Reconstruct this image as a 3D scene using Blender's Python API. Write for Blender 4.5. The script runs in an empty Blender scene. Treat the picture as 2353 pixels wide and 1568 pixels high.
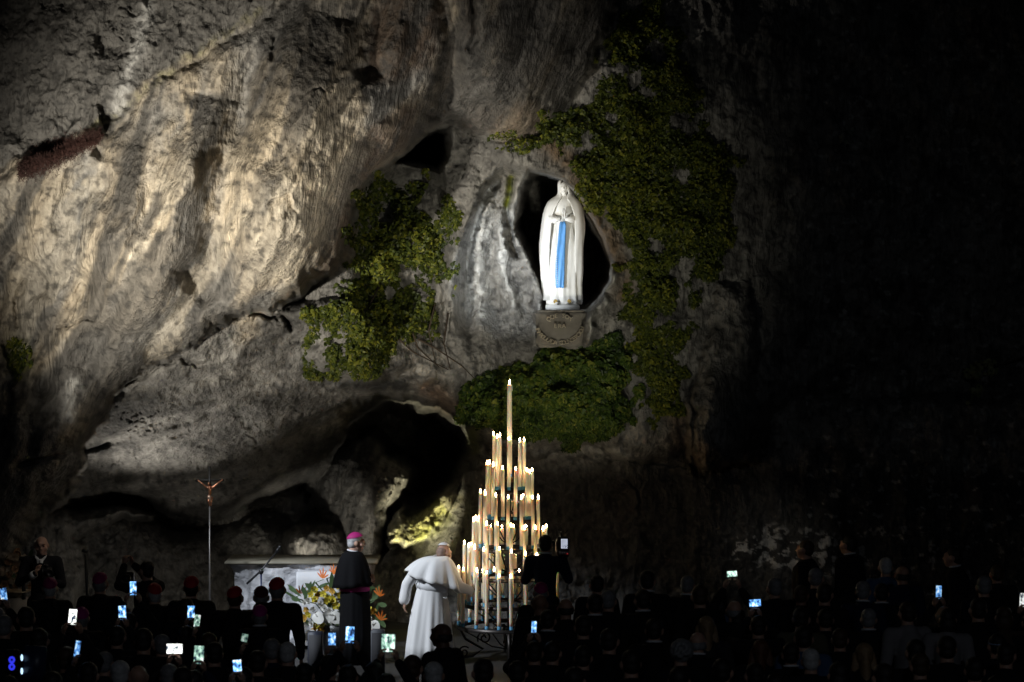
import bpy, bmesh, math, random
import numpy as np
from mathutils import Vector, Matrix, Euler
random.seed(7); RNG = np.random.default_rng(11)
SC = bpy.context.scene
COL = SC.collection
# ---------------------------------------------------------------- camera
FPX, CU, CV, HCAM = 6857.0, 1176.5, 668.0, 5.0       # photo pixels (2353 wide frame), camera 5 m above the paving
def P(u, v, D):
    """a photo pixel at a known distance -> metres"""
    return Vector(((u-CU)/FPX*D, D, HCAM-(v-CV)/FPX*D))
def S(px, D):
    return px/FPX*D
cam_d = bpy.data.cameras.new('camera'); cam = bpy.data.objects.new('camera', cam_d); COL.objects.link(cam)
cam.location = (0, 0, HCAM); cam.rotation_euler = (math.pi/2, 0, 0)
cam_d.sensor_width = 36; cam_d.lens = FPX/2353*36
cam_d.shift_y = -(784-CV)/2353
cam_d.clip_end = 400
cam_d.dof.use_dof = True; cam_d.dof.focus_distance = 40.3; cam_d.dof.aperture_fstop = 3.5
SC.camera = cam
# ---------------------------------------------------------------- night sky
w = bpy.data.worlds.new('World'); SC.world = w; w.use_nodes = True
nt = w.node_tree; bg = nt.nodes['Background']
sky = nt.nodes.new('ShaderNodeTexSky'); sky.sky_type = 'NISHITA'; sky.sun_disc = False
sky.sun_elevation = math.radians(-8); sky.sun_rotation = math.radians(200)
nt.links.new(sky.outputs[0], bg.inputs[0]); bg.inputs[1].default_value = 0.05
# ---------------------------------------------------------------- the floodlights of the shrine, and added fills
def spot(name, loc, aim, power, col, angle, blend=1.0, size=0.15):
    l = bpy.data.lights.new(name, 'SPOT'); l.energy = power; l.color = col
    l.spot_size = math.radians(angle); l.spot_blend = blend; l.shadow_soft_size = size
    o = bpy.data.objects.new(name, l); COL.objects.link(o); o.location = loc
    o.rotation_euler = (Vector(aim)-Vector(loc)).to_track_quat('-Z', 'Y').to_euler()
    return o
spot('cliff_floodlight', (-7.2, 31.4, 2.5), P(415, 530, 39.3), 7300, (1.0, .93, .81), 43, 1.0, .25)
spot('crest_floodlight', (-2.2, 33.0, 2.4), P(950, 150, 40.5), 1000, (1.0, .94, .84), 32, 1.0, .25)
spot('cave_floodlight', P(235, 1425, 43.1), P(400, 960, 43), 330, (1.0, .94, .85), 62, 1.0, .08)
spot('cave_fill', P(420, 1445, 42.4), P(400, 1270, 46), 32, (1.0, .94, .84), 120, 1.0, .08)  # unseen fill added to bring up the low cave rocks
spot('niche_floodlight', P(1085, 690, 41.2), P(1175, 600, 43.2), 150, (.84, .92, 1.0), 70, .9, .06)
spot('statue_floodlight', P(1128, 640, 42.3), P(1280, 570, 43.2), 34, (.90, .95, 1.0), 95, .6, .05)
spot('ivy_floodlight', (.5, 34.0, 2.2), P(1235, 640, 42.5), 980, (1.0, .95, .78), 43, 1.0, .2)
spot('moss_floodlight', P(905, 1400, 43.4), P(960, 1205, 45.0), 620, (1.0, .92, .62), 36, .7, .05)
spot('altar_rock_floodlight', P(740, 1335, 43.6), P(735, 1235, 45.2), 150, (1.0, .93, .78), 62, .9, .05)
spot('ceremony_floodlight', (-7.2, 36.3, 6.4), P(830, 1475, 40.7), 3300, (.84, .91, 1.0), 35, .6, .25)
spot('photographer_fill', (-2.2, 35.5, 5.6), P(100, 1290, 39.3), 110, (1.0, .93, .85), 26, .9, .2)  # unseen fill added to light the photographer's face
spot('path_lamp', (3.0, 36.8, 3.6), P(1770, 1265, 44), 110, (1.0, .96, .88), 17, 1.0, .1)
spot('crowd_fill', (5.0, -4.0, 14.0), (1.5, 33, 1.0), 950, (.80, .88, 1.0), 44, 1.0, 1.0)  # unseen cool fill added behind the camera to lift the crowd
SC.view_settings.view_transform = 'Standard'; SC.view_settings.look = 'None'
SC.view_settings.exposure = 0; SC.view_settings.gamma = 1
SC.render.engine = 'CYCLES'; SC.cycles.use_denoising = True
SC.cycles.max_bounces = 5; SC.cycles.diffuse_bounces = 3; SC.cycles.caustics_reflective = False; SC.cycles.caustics_refractive = False
# ================================================================ helpers
def hashn(ix, iy, seed):
    h = (ix.astype(np.int64)*374761393 + iy.astype(np.int64)*668265263 + seed*1442695041) & 0xffffffff
    h = ((h ^ (h >> 13))*1274126177) & 0xffffffff
    return ((h ^ (h >> 16)) & 0xffff)/65535.0
def vnoise(x, y, seed=0):
    x0 = np.floor(x); y0 = np.floor(y); fx = x-x0; fy = y-y0
    fx = fx*fx*fx*(fx*(fx*6-15)+10); fy = fy*fy*fy*(fy*(fy*6-15)+10)
    a = hashn(x0, y0, seed); b = hashn(x0+1, y0, seed); c = hashn(x0, y0+1, seed); d = hashn(x0+1, y0+1, seed)
    return (a+(b-a)*fx)*(1-fy)+(c+(d-c)*fx)*fy-.5
def fbm(x, y, seed=0, oct=4, gain=.5, lac=2.03):
    s = 0; a = 1.0
    for i in range(oct):
        s = s+a*vnoise(x, y, seed+i*17); x = x*lac+3.1; y = y*lac-1.7; a *= gain
    return s
def ridged(x, y, seed=0, oct=4):
    s = 0; a = 1.0
    for i in range(oct):
        s = s+a*(1-np.abs(vnoise(x, y, seed+i*31))*4); x = x*2.03+1.3; y = y*2.03+5.1; a *= .5
    return s*.5
def sst(e0, e1, x):
    t = np.clip((x-e0)/(e1-e0), 0, 1); return t*t*(3-2*t)
def poly_sdf(U, V, pts):
    """signed distance, positive inside"""
    pts = np.array(pts, float); n = len(pts)
    d = np.full(U.shape, 1e9); ins = np.zeros(U.shape, bool)
    for i in range(n):
        x1, y1 = pts[i]; x2, y2 = pts[(i+1) % n]
        ex, ey = x2-x1, y2-y1
        t = np.clip(((U-x1)*ex+(V-y1)*ey)/(ex*ex+ey*ey+1e-9), 0, 1)
        d = np.minimum(d, (U-x1-t*ex)**2+(V-y1-t*ey)**2)
        if y1 != y2:
            c = ((y1 > V) != (y2 > V)) & (U < (x2-x1)*(V-y1)/(y2-y1)+x1); ins ^= c
    d = np.sqrt(d); return np.where(ins, d, -d)
def line_dist(U, V, pts):
    """distance to a polyline, position along it, side (+ = right of the way it runs)"""
    d = np.full(U.shape, 1e9); tt = np.zeros(U.shape); sd = np.zeros(U.shape); n = len(pts)-1
    for i in range(n):
        x1, y1 = pts[i]; x2, y2 = pts[i+1]; ex, ey = x2-x1, y2-y1
        t = np.clip(((U-x1)*ex+(V-y1)*ey)/(ex*ex+ey*ey+1e-9), 0, 1)
        q = np.sqrt((U-x1-t*ex)**2+(V-y1-t*ey)**2); m = q < d
        d = np.where(m, q, d); tt = np.where(m, (i+t)/n, tt); sd = np.where(m, ex*(V-y1)-ey*(U-x1), sd)
    return d, tt, np.sign(sd)
def tps(ctrl):
    c = np.array(ctrl, float); X = c[:, :2]/1000; n = len(c)
    def K(r2): return np.where(r2 > 0, r2*np.log(r2+1e-12), 0)
    A = np.zeros((n+3, n+3)); A[:n, :n] = K(((X[:, None]-X[None])**2).sum(-1))+np.eye(n)*2e-3
    A[:n, n] = 1; A[:n, n+1:] = X; A[n, :n] = 1; A[n+1:, :n] = X.T
    wv = np.linalg.solve(A, np.r_[c[:, 2], 0, 0, 0])
    def f(U, V):
        U = U/1000; V = V/1000; s = wv[n]+wv[n+1]*U+wv[n+2]*V
        for i in range(n): s = s+wv[i]*K((U-X[i, 0])**2+(V-X[i, 1])**2)
        return s
    return f
# ---------------------------------------------------------------- materials
MATS = {}
def mat(name, col, rough=.6, metal=0, spec=.5, emit=None, estr=0, bump=None, vary=0, vscale=8, sss=0, sheen=0, trans=0, alpha=1):
    if name in MATS: return MATS[name]
    m = bpy.data.materials.new(name); m.use_nodes = True; n = m.node_tree.nodes; L = m.node_tree.links
    b = n['Principled BSDF']; b.inputs['Base Color'].default_value = (*col, 1)
    b.inputs['Roughness'].default_value = rough; b.inputs['Metallic'].default_value = metal
    b.inputs['Specular IOR Level'].default_value = spec
    if sheen: b.inputs['Sheen Weight'].default_value = sheen
    if sss:
        b.inputs['Subsurface Weight'].default_value = sss; b.inputs['Subsurface Radius'].default_value = (.05, .025, .012); b.inputs['Subsurface Scale'].default_value = .5
    if emit: b.inputs['Emission Color'].default_value = (*emit, 1); b.inputs['Emission Strength'].default_value = estr
    if vary or bump: tc = n.new('ShaderNodeTexCoord')
    if vary:
        t = n.new('ShaderNodeTexNoise'); t.inputs['Scale'].default_value = vscale; t.inputs['Detail'].default_value = 4
        L.new(tc.outputs['Object'], t.inputs['Vector'])
        r = n.new('ShaderNodeMapRange'); r.inputs[1].default_value = .25; r.inputs[2].default_value = .75
        r.inputs[3].default_value = 1-vary; r.inputs[4].default_value = 1+vary; L.new(t.outputs[0], r.inputs[0])
        x = n.new('ShaderNodeVectorMath'); x.operation = 'SCALE'; x.inputs[0].default_value = col
        L.new(r.outputs[0], x.inputs['Scale']); L.new(x.outputs[0], b.inputs['Base Color'])
    if bump:
        t = n.new('ShaderNodeTexNoise'); t.inputs['Scale'].default_value = bump[0]; t.inputs['Detail'].default_value = 5
        L.new(tc.outputs['Object'], t.inputs['Vector'])
        bp = n.new('ShaderNodeBump'); bp.inputs['Strength'].default_value = bump[1]; bp.inputs['Distance'].default_value = bump[2]
        L.new(t.outputs[0], bp.inputs['Height']); L.new(bp.outputs[0], b.inputs['Normal'])
    MATS[name] = m; return m
# ---------------------------------------------------------------- objects
def link(o, parent=None):
    COL.objects.link(o)
    if parent: o.parent = parent
    return o
def tag(o, label=None, cat=None, group=None, kind=None):
    if label: o['label'] = label
    if cat: o['category'] = cat
    if group: o['group'] = group
    if kind: o['kind'] = kind
    return o
def thing(name, label, cat, loc=(0, 0, 0), rz=0, group=None):
    o = bpy.data.objects.new(name, None); o.location = loc; o.rotation_euler = (0, 0, rz); o.empty_display_size = .1
    link(o); return tag(o, label, cat, group)
def mesh_obj(name, bm_or_me, m, parent=None, smooth=True):
    if isinstance(bm_or_me, bmesh.types.BMesh):
        me = bpy.data.meshes.new(name); bm_or_me.to_mesh(me); bm_or_me.free()
    else: me = bm_or_me
    if smooth: me.polygons.foreach_set('use_smooth', [True]*len(me.polygons))
    if m: me.materials.append(m)
    return link(bpy.data.objects.new(name, me), parent)
def np_mesh(name, verts, faces):
    """verts (n,3), faces (m,k) arrays"""
    verts = np.asarray(verts, np.float32); faces = np.asarray(faces, np.int32); k = faces.shape[1]
    me = bpy.data.meshes.new(name); me.vertices.add(len(verts)); me.vertices.foreach_set('co', verts.ravel())
    me.loops.add(faces.size); me.loops.foreach_set('vertex_index', faces.ravel())
    me.polygons.add(len(faces)); me.polygons.foreach_set('loop_start', np.arange(0, faces.size, k, dtype=np.int32))
    me.polygons.foreach_set('use_smooth', np.ones(len(faces), bool)); me.update(calc_edges=True); return me
def loft(bm, rings, cap0=True, cap1=True, closed=True):
    """rings: lists of points with equal count"""
    vs = [[bm.verts.new(p) for p in r] for r in rings]
    n = len(vs[0])
    for a, b in zip(vs, vs[1:]):
        for i in range(n if closed else n-1):
            bm.faces.new((a[i], a[(i+1) % n], b[(i+1) % n], b[i]))
    if closed and cap0 and n > 2: bm.faces.new(vs[0][::-1])
    if closed and cap1 and n > 2: bm.faces.new(vs[-1])
    return vs
def tube(bm, pts, radii, n=8, cap=True, flat=1.0):
    """a tapered tube along a path"""
    pts = [Vector(p) for p in pts]
    if not hasattr(radii, '__len__'): radii = [radii]*len(pts)
    rings = []; up = None
    for i, p in enumerate(pts):
        t = (pts[min(i+1, len(pts)-1)]-pts[max(i-1, 0)]).normalized()
        if up is None:
            up = Vector((0, 0, 1)) if abs(t.z) < .9 else Vector((1, 0, 0))
        x = t.cross(up).normalized(); y = x.cross(t).normalized(); up = y
        rings.append([p+x*math.cos(a)*radii[i]+y*math.sin(a)*radii[i]*flat for a in [2*math.pi*k/n for k in range(n)]])
    return loft(bm, rings, cap, cap)
def lathe(bm, prof, n=16, c=(0, 0, 0)):
    c = Vector(c)
    return loft(bm, [[c+Vector((r*math.cos(2*math.pi*k/n), r*math.sin(2*math.pi*k/n), z)) for k in range(n)] for r, z in prof])
def box(bm, c, s, rot=None, bevel=0):
    r = bmesh.ops.create_cube(bm, size=1); vs = r['verts']
    M = Matrix.Translation(c) @ (rot.to_matrix().to_4x4() if rot else Matrix()) @ Matrix.Diagonal((*s, 1))
    bmesh.ops.transform(bm, matrix=M, verts=vs)
    if bevel:
        es = list({e for v in vs for e in v.link_edges}); bmesh.ops.bevel(bm, geom=es, offset=bevel, segments=2, affect='EDGES')
    return vs
def ellipsoid(bm, c, r, rot=None, seg=14, ring=10):
    q = bmesh.ops.create_uvsphere(bm, u_segments=seg, v_segments=ring, radius=1)
    M = Matrix.Translation(c) @ (rot.to_matrix().to_4x4() if rot else Matrix()) @ Matrix.Diagonal((*r, 1))
    bmesh.ops.transform(bm, matrix=M, verts=q['verts']); return q['verts']
def BM(): return bmesh.new()
def fuse(bm, voxel=.02, smooth=4, ratio=None, name='body'):
    """overlapping closed shapes -> one continuous surface"""
    me = bpy.data.meshes.new(name+'_src'); bm.to_mesh(me); bm.free()
    o = bpy.data.objects.new('tmp', me); COL.objects.link(o)
    r = o.modifiers.new('r', 'REMESH'); r.mode = 'VOXEL'; r.voxel_size = voxel
    if smooth: s = o.modifiers.new('s', 'SMOOTH'); s.iterations = smooth; s.factor = .5
    if ratio: d = o.modifiers.new('d', 'DECIMATE'); d.ratio = ratio
    dg = bpy.context.evaluated_depsgraph_get(); out = bpy.data.meshes.new_from_object(o.evaluated_get(dg)); out.name = name
    bpy.data.objects.remove(o); bpy.data.meshes.remove(me); return out
def copy_tree(o, parent=None):
    c = o.copy(); COL.objects.link(c)
    if parent: c.parent = parent
    for ch in o.children: copy_tree(ch, c)
    return c
# ================================================================ the cliff with its cave and niche
STEP = 2.6
us = np.arange(-190, 2545, STEP); vs_ = np.arange(-170, 1560, STEP)
U, V = np.meshgrid(us, vs_)
W1 = fbm(U/150, V/150, 5, 4); W2 = fbm(U/150, V/150, 55, 4)
W3 = fbm(U/28, V/28, 9, 3); W4 = fbm(U/28, V/28, 19, 3)
Uw = U+W1*34+W3*9; Vw = V+W2*34+W4*9                       # ragged outlines
def up(fn, k=4):
    """a smooth function, evaluated coarsely"""
    ui = np.arange(us[0], us[-1]+STEP*k, STEP*k); vi = np.arange(vs_[0], vs_[-1]+STEP*k, STEP*k)
    a, b = np.meshgrid(ui, vi); z = fn(a, b)
    xi = (U-us[0])/(STEP*k); yi = (V-vs_[0])/(STEP*k)
    x0 = np.minimum(xi.astype(int), len(ui)-2); y0 = np.minimum(yi.astype(int), len(vi)-2); fx = xi-x0; fy = yi-y0
    return (z[y0, x0]*(1-fx)+z[y0, x0+1]*fx)*(1-fy)+(z[y0+1, x0]*(1-fx)+z[y0+1, x0+1]*fx)*fy
def layer(ctrl, pts, rad, roll, warp=True, k=.12):
    """a rock mass: surface through control points, rolling back at its outline"""
    base = up(tps(ctrl)) if not callable(ctrl) else up(ctrl)
    s = poly_sdf(Uw if warp else U, Vw if warp else V, pts)
    e = np.where(s > 0, roll*(1-np.sqrt(np.clip(1-np.clip(1-s/rad, 0, 1)**2, 0, 1))), roll-s*k)
    return base+e, s
# --- masses, back to front
D = np.full(U.shape, 47.6)+3.5*sst(-30, 40, poly_sdf(U, V, [(800, 930), (950, 900), (1060, 950), (1070, 1050), (1000, 1180), (905, 1200), (900, 1060), (830, 1010)]))+fbm(U/120, V/120, 3, 3)*1.2
regions = {}
def add(name, ctrl, pts, rad, roll, **kw):
    global D
    d, s = layer(ctrl, pts, rad, roll, **kw); m = d < D
    regions[name] = s; D = np.where(m, d, D); return s
LEDGE = [(-300, 520), (-100, 425), (0, 385), (100, 335), (200, 300), (270, 265), (330, 208), (440, 130), (540, 65), (600, 25), (660, -60), (700, -300)]
# rock behind the altar and low rocks of the cave
add('lowback', [(0, 1200, 45.6), (300, 1200, 46.3), (600, 1200, 47), (900, 1250, 47), (100, 1400, 45.0), (500, 1400, 45.8), (900, 1420, 46), (700, 1250, 46.5)],
    [(-300, 1150), (100, 1165), (250, 1190), (400, 1215), (520, 1190), (640, 1185), (720, 1210), (820, 1230), (900, 1250), (950, 1700), (-300, 1700)], 60, .8)
add('boulder', [(650, 1240, 45.2), (735, 1210, 45.1), (735, 1260, 44.9), (800, 1240, 45.2), (730, 1330, 45.1)],
    [(668, 1226), (700, 1216), (750, 1214), (790, 1222), (805, 1245), (800, 1400), (690, 1400), (660, 1260)], 40, .7)
add('lowleft', [(60, 1180, 44.2), (200, 1200, 44.6), (60, 1300, 43.8), (200, 1300, 44.3), (60, 1400, 43.6)],
    [(0, 1190), (90, 1170), (190, 1185), (330, 1195), (250, 1215), (175, 1240), (200, 1330), (150, 1600), (-60, 1600)], 40, .6)
# the pillar between the two chambers and the right wall of the cave
add('cavewall', [(1100, 1000, 44.6), (1050, 1100, 45.2), (960, 1200, 46), (1100, 1200, 44.6), (1000, 1300, 45), (900, 1330, 45.6), (1300, 1100, 44.0), (1300, 1300, 44), (1500, 1100, 43.7), (1500, 1300, 43.8), (1700, 1200, 43.8),
                 (1000, 1450, 44.6), (2000, 1200, 44.6), (2400, 1200, 45.6), (2000, 1450, 44.4), (2400, 1450, 45), (1300, 1450, 43.9), (1700, 1450, 43.9)],
    [(1105, 960), (1070, 1010), (1075, 1050), (1050, 1090), (1030, 1140), (985, 1175), (940, 1195), (905, 1215), (890, 1260), (860, 1320), (840, 1600), (2700, 1600), (2700, 900), (1500, 900)], 36, .9)
add('pillar', [(700, 1050, 46.5), (800, 1020, 46.4), (850, 1100, 45.3), (900, 1120, 45.2), (870, 1200, 45.2), (780, 1150, 46), (780, 1300, 45.8), (860, 1300, 45.4), (870, 1420, 45.3)],
    [(690, 1080), (770, 1010), (830, 1000), (855, 1045), (888, 1065), (912, 1090), (918, 1125), (908, 1150), (893, 1165), (896, 1190), (886, 1215), (878, 1240), (882, 1300), (900, 1330), (910, 1600), (800, 1600), (760, 1300), (740, 1180)], 42, .9)
add('moss', [(900, 1250, 44.9), (950, 1200, 45.2), (1000, 1180, 45.0), (1050, 1130, 44.8), (940, 1256, 44.8), (1010, 1230, 44.6)],
    [(893, 1252), (903, 1210), (918, 1176), (930, 1200), (955, 1196), (990, 1172), (1022, 1140), (1052, 1120), (1040, 1165), (1010, 1215), (975, 1245), (930, 1262)], 16, .25)
# cave ceiling, sloping back and down
C_PTS = [(150, 840), (400, 700), (800, 700), (1000, 840), (1075, 940), (1048, 962), (1008, 926), (950, 903), (870, 905), (815, 940), (786, 985), (760, 1040), (715, 1090), (640, 1130), (560, 1165), (470, 1185), (380, 1168), (320, 1150), (250, 1140), (130, 1160)]
add('ceiling', [(250, 880, 41.6), (500, 760, 41.4), (700, 750, 42.0), (850, 830, 42.3), (1000, 880, 42.8), (1050, 945, 43.2), (300, 1000, 42.7), (500, 930, 42.6), (700, 930, 43.4), (850, 890, 43.2),
                (200, 1130, 44.2), (300, 1110, 44.4), (450, 1130, 44.9), (560, 1120, 45.0), (700, 1050, 44.8), (830, 930, 44.0)], C_PTS, 46, .9)
# the wall round the niche and all of the dark right side
N_PTS = [(760, -400), (700, 600), (690, 780), (705, 850), (800, 872), (900, 872), (960, 880), (1010, 895), (1052, 945), (1090, 1000), (1150, 1022), (1230, 1046), (1340, 1040), (1450, 1060), (1540, 1046), (1580, 1040), (1600, 1070), (1650, 1086), (1720, 1083), (1770, 1040), (1790, 960), (1880, 920), (2050, 980), (2300, 1000), (2700, 1010), (2700, -400)]
add('nichewall', [(850, 450, 42.7), (950, 400, 42.8), (900, 600, 42.3), (780, 760, 42.0), (850, 840, 42.0), (1000, 700, 42.8), (1000, 860, 42.6), (1080, 450, 42.1), (1150, 600, 42.6), (1150, 750, 42.8), (1100, 860, 42.6), (1230, 330, 41.8),
                  (1350, 450, 42.2), (1450, 600, 42.4), (1400, 720, 42.4), (1285, 770, 42.6), (1450, 400, 42.4), (1500, 800, 42.6), (1600, 600, 43), (1500, 100, 42.6), (1700, 300, 43.4), (1600, 900, 42.9), (1250, 1020, 42.7), (1450, 1050, 42.7),
                  (1700, 1000, 43.2), (1670, 1060, 43.2), (1900, 700, 44.6), (1900, 1000, 44.7), (2300, 400, 46), (2300, 1000, 46.4), (1900, 0, 44.6), (2400, 0, 46), (1000, -100, 42.5)], N_PTS, 62, .95)
# column of rock on the right, and a block beside it
add('column', [(1590, 850, 42.4), (1640, 900, 42.2), (1700, 900, 42.7), (1640, 1050, 42.2), (1740, 1050, 42.9), (1600, 700, 42.7), (1700, 700, 43)],
    [(1640, 640), (1730, 640), (1750, 780), (1740, 900), (1770, 1000), (1755, 1060), (1690, 1084), (1630, 1076), (1602, 1040), (1590, 960), (1585, 890), (1600, 800)], 50, .7)
# upper left rock above the ledge, then the great bulging mass
add('upper', [(-100, 0, 40.6), (200, 0, 40.1), (500, 0, 39.6), (-100, 400, 40.4), (200, 280, 39.8), (400, 160, 39.6), (600, -100, 39.5)],
    [(-400, -500), (900, -500), (700, 100), (500, 250), (200, 450), (-400, 650)], 60, .6)
M_PTS = [(-400, 560)]+LEDGE[1:]+[(760, -400), (1460, -400), (1420, -60), (1402, 60), (1372, 150), (1325, 225), (1290, 275), (1232, 300), (1190, 322), (1140, 332), (1085, 306), (1042, 286), (990, 292), (930, 335), (870, 385), (830, 430), (808, 500), (800, 580), (745, 635), (690, 668),
         (640, 692), (610, 718), (530, 738), (480, 752), (430, 795), (350, 838), (290, 868), (248, 910), (240, 960), (222, 1000), (200, 1060), (188, 1105), (140, 1140), (92, 1170), (62, 1210), (46, 1250), (10, 1290), (-60, 1340), (-400, 1420)]
add('bulge', [(-100, 450, 40.2), (0, 410, 39.9), (240, 310, 39.6), (500, 120, 39.3), (660, 0, 39.2), (900, 0, 39.3), (1150, 0, 39.9), (1400, 0, 41.2), (150, 600, 40.0), (400, 500, 39.2), (640, 350, 38.7), (700, 520, 38.6), (640, 650, 38.9), (850, 330, 39.5), (1000, 200, 40.1), (1150, 250, 41.0),
              (1300, 200, 41.5), (1040, 280, 41.0), (790, 540, 39.8), (520, 700, 39.4), (350, 790, 39.9), (270, 860, 40.3), (200, 800, 40.2), (60, 700, 40.9), (-60, 650, 41.1), (100, 1000, 40.3), (232, 975, 41.3), (190, 1085, 41.4), (95, 1155, 41.3), (140, 1060, 40.8), (-60, 1250, 40.8), (0, 900, 40.6)], M_PTS, 46, .85)
# folds of the bulging mass: lobes hanging down from it
def lobe(pts, w, h, wob=12):
    """a hanging rounded rib along a line"""
    global D
    d, t, s = line_dist(U+W1*wob*2, V+W2*wob, pts); k = np.exp(-(d/(w*(1+.5*W1)))**2)*np.sin(np.pi*np.clip(t, 0, 1))**.8
    D = D-h*k*(regions['bulge'] > -4)
def groove(pts, w, h, wob=8, fade=.15):
    global D
    d, t, s = line_dist(U+W3*wob, V+W4*wob, pts)
    D = D+h*np.exp(-(d/w)**2)*sst(0, fade, t)*sst(0, fade, 1-t)
def step(pts, w, h, wob=10):
    """a break of slope: the side to the right of the line lies h deeper, fading over w"""
    global D
    d, t, s = line_dist(U+W3*wob+W1*10, V+W4*wob+W2*10, pts)
    D = D+h*np.where(s > 0, np.exp(-d/w)*sst(0, 3, d), 0)*sst(0, .2, t)*sst(0, .2, 1-t)
lobe([(790, 40), (740, 250), (690, 450), (620, 640)], 130, .75)
lobe([(470, 220), (410, 430), (350, 640), (330, 780)], 62, .60)
lobe([(330, 330), (270, 560), (240, 760)], 46, .38)
lobe([(150, 430), (110, 640), (130, 850), (160, 1010)], 70, .42)
lobe([(1150, -60), (1130, 130), (1120, 240)], 70, .4)
lobe([(960, -60), (900, 160), (840, 330)], 60, .4)
lobe([(190, 850), (170, 960), (120, 1110)], 60, .32)
lobe([(60, 920), (40, 1050), (20, 1200)], 60, .25)
groove([(600, 90), (545, 330), (495, 560), (470, 720)], 36, .45)
groove([(1010, -60), (1040, 100), (1015, 240), (1000, 290)], 22, .40)
groove([(1085, -60), (1095, 60), (1080, 130)], 9, .18)
groove([(880, -60), (860, 60), (845, 200)], 34, .28)
groove([(420, 600), (458, 680), (380, 750), (318, 830)], 24, .34)
groove([(220, 600), (110, 790), (95, 930)], 26, .34)
groove([(640, 60), (610, 220), (575, 330)], 10, .16)
step([(600, 470), (660, 445), (690, 500)], 50, .14)
step([(0, 560), (60, 590), (100, 640), (120, 700)], 60, .35)
step([(200, 360), (240, 300), (225, 230)], 60, .3)
step([(180, 235), (150, 330), (60, 380)], 50, .3)
groove([(262, 1010), (225, 1030), (120, 1050), (0, 1078)], 7, .3, 4)
# the deep hole above the ivy
def carve(pts, depth, soft, wf=.5):
    global D
    s = poly_sdf(U+(Uw-U)*wf, V+(Vw-V)*wf, pts); D = D+depth*sst(-2, soft, s); return s
carve([(905, 372), (930, 340), (960, 303), (1000, 288), (1038, 286), (1044, 325), (1034, 375), (1012, 412), (985, 398), (950, 385)], 2.3, 26)
carve([(820, 500), (850, 420), (900, 380), (960, 345), (1030, 330), (1035, 420), (1050, 480), (1060, 560), (1050, 640), (980, 720), (880, 780), (800, 700), (780, 640), (810, 590)], .55, 60)
# niche: an outer hollow with grey flowstone at its left, then the opening
GREY = [(1150, 372), (1215, 388), (1260, 392), (1310, 425), (1350, 470), (1395, 560), (1412, 620), (1408, 680), (1380, 725), (1350, 740), (1340, 830), (1230, 815), (1080, 832), (1048, 770), (1042, 670), (1058, 560), (1092, 450)]
_D0 = D.copy(); sG = carve(GREY, .75, 34, .4); D = _D0+(D-_D0)*(1-sst(690, 835, V))
HOLE = [(1213, 390), (1245, 393), (1292, 412), (1342, 466), (1384, 545), (1404, 604), (1399, 648), (1374, 690), (1350, 716), (1246, 716), (1243, 684), (1216, 612), (1190, 560), (1180, 530), (1196, 478), (1194, 440)]
sH = carve(HOLE, 4.6, 26, .35)
for pts, wd, h in (([(1150, 385), (1108, 470), (1078, 560), (1070, 660)], 9, .28), ([(1186, 388), (1166, 470), (1170, 560), (1196, 600)], 8, .32), ([(1128, 430), (1098, 560), (1100, 700), (1118, 790)], 22, -.26),
                   ([(1172, 400), (1150, 520), (1160, 640), (1190, 760)], 18, -.24), ([(1204, 395), (1182, 470), (1190, 540)], 9, -.22), ([(1408, 600), (1404, 640), (1385, 690), (1356, 722), (1354, 770), (1344, 810)], 12, -.5), ([(1215, 720), (1222, 640), (1240, 690), (1232, 760), (1228, 810)], 9, -.18)):
    groove(pts, wd, h, 10)
# cracks
for pts, wd, h in (([(523, 735), (560, 728), (600, 722), (650, 735), (680, 770)], 9, .6), ([(270, 886), (330, 862), (400, 824), (452, 842)], 5, .32), 
                   ([(1586, 870), (1592, 950), (1598, 1040), (1596, 1100)], 8, .5), ([(1300, 1060), (1400, 1050), (1590, 1075)], 5, .25), ([(1440, 1100), (1470, 1140), (1465, 1200)], 5, .2), ([(700, 210), (742, 196), (756, 240)], 4, .08),
                   ([(1080, 320), (1060, 420), (1110, 425), (1150, 400)], 4, .14), ([(1420, 830), (1440, 900), (1445, 980)], 10, .3), ([(880, 870), (950, 880), (1030, 930)], 6, .25), ([(896, 1130), (880, 1165), (868, 1175)], 4, .3), ([(890, 1190), (860, 1200)], 3, .2),
                   
                   ([(0, 780), (30, 860), (20, 960), (0, 1010)], 12, .4), ([(60, 640), (30, 700), (40, 760)], 8, .25), ([(130, 760), (190, 735), (215, 740)], 5, .18)):
    groove(pts, wd*.6, h*.6, 14, .08)
# --- relief on every scale, drawn out along the way the water runs
sb = regions['bulge']; isb = sst(-6, 6, sb); up_l = sst(0, 10, poly_sdf(U, V, [(-400, -500), (900, -500)]+LEDGE[::-1]))*(1-isb)
A, B = U*.90+V*.43, -U*.43+V*.90                              # across / along the runs of the big bulge
isc = sst(0, 20, regions['ceiling'])*(D > 41.2)*(1-isb)
run = fbm(A/74+W1*.5, B/420, 21, 4, .42); run2 = fbm(A/13+W1, B/120, 23, 3)
runv = fbm(U/40+W1*.6, V/300, 31, 4)
lay = fbm((U*.94-V*.34)/110, (U*.34+V*.94)/24+W1*.8, 41, 4); frac = ridged((U*.94-V*.34)/70+W3*.3, (U*.34+V*.94)/34, 43, 4)
gen = fbm(U/90, V/90, 61, 5); fine = fbm(U/14, V/14, 71, 4); rid = ridged(U/60+W3*.4, V/60+W4*.4, 81, 4)
rs = ridged(A/22+W3*.5, B/40+W4*.5, 211, 3)
D = D+isb*(-run*.34-run2*.018-gen*.10-fine*.016-rs*.008)+isc*(lay*.14-frac*.05-gen*.12-fine*.025-rs*.03)
oth = (1-isb)*(1-isc); D = D+oth*(-gen*.24-rid*.06-fine*.03-rs*.03-runv*.10*(1-sst(0, 30, sG)))
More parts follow.
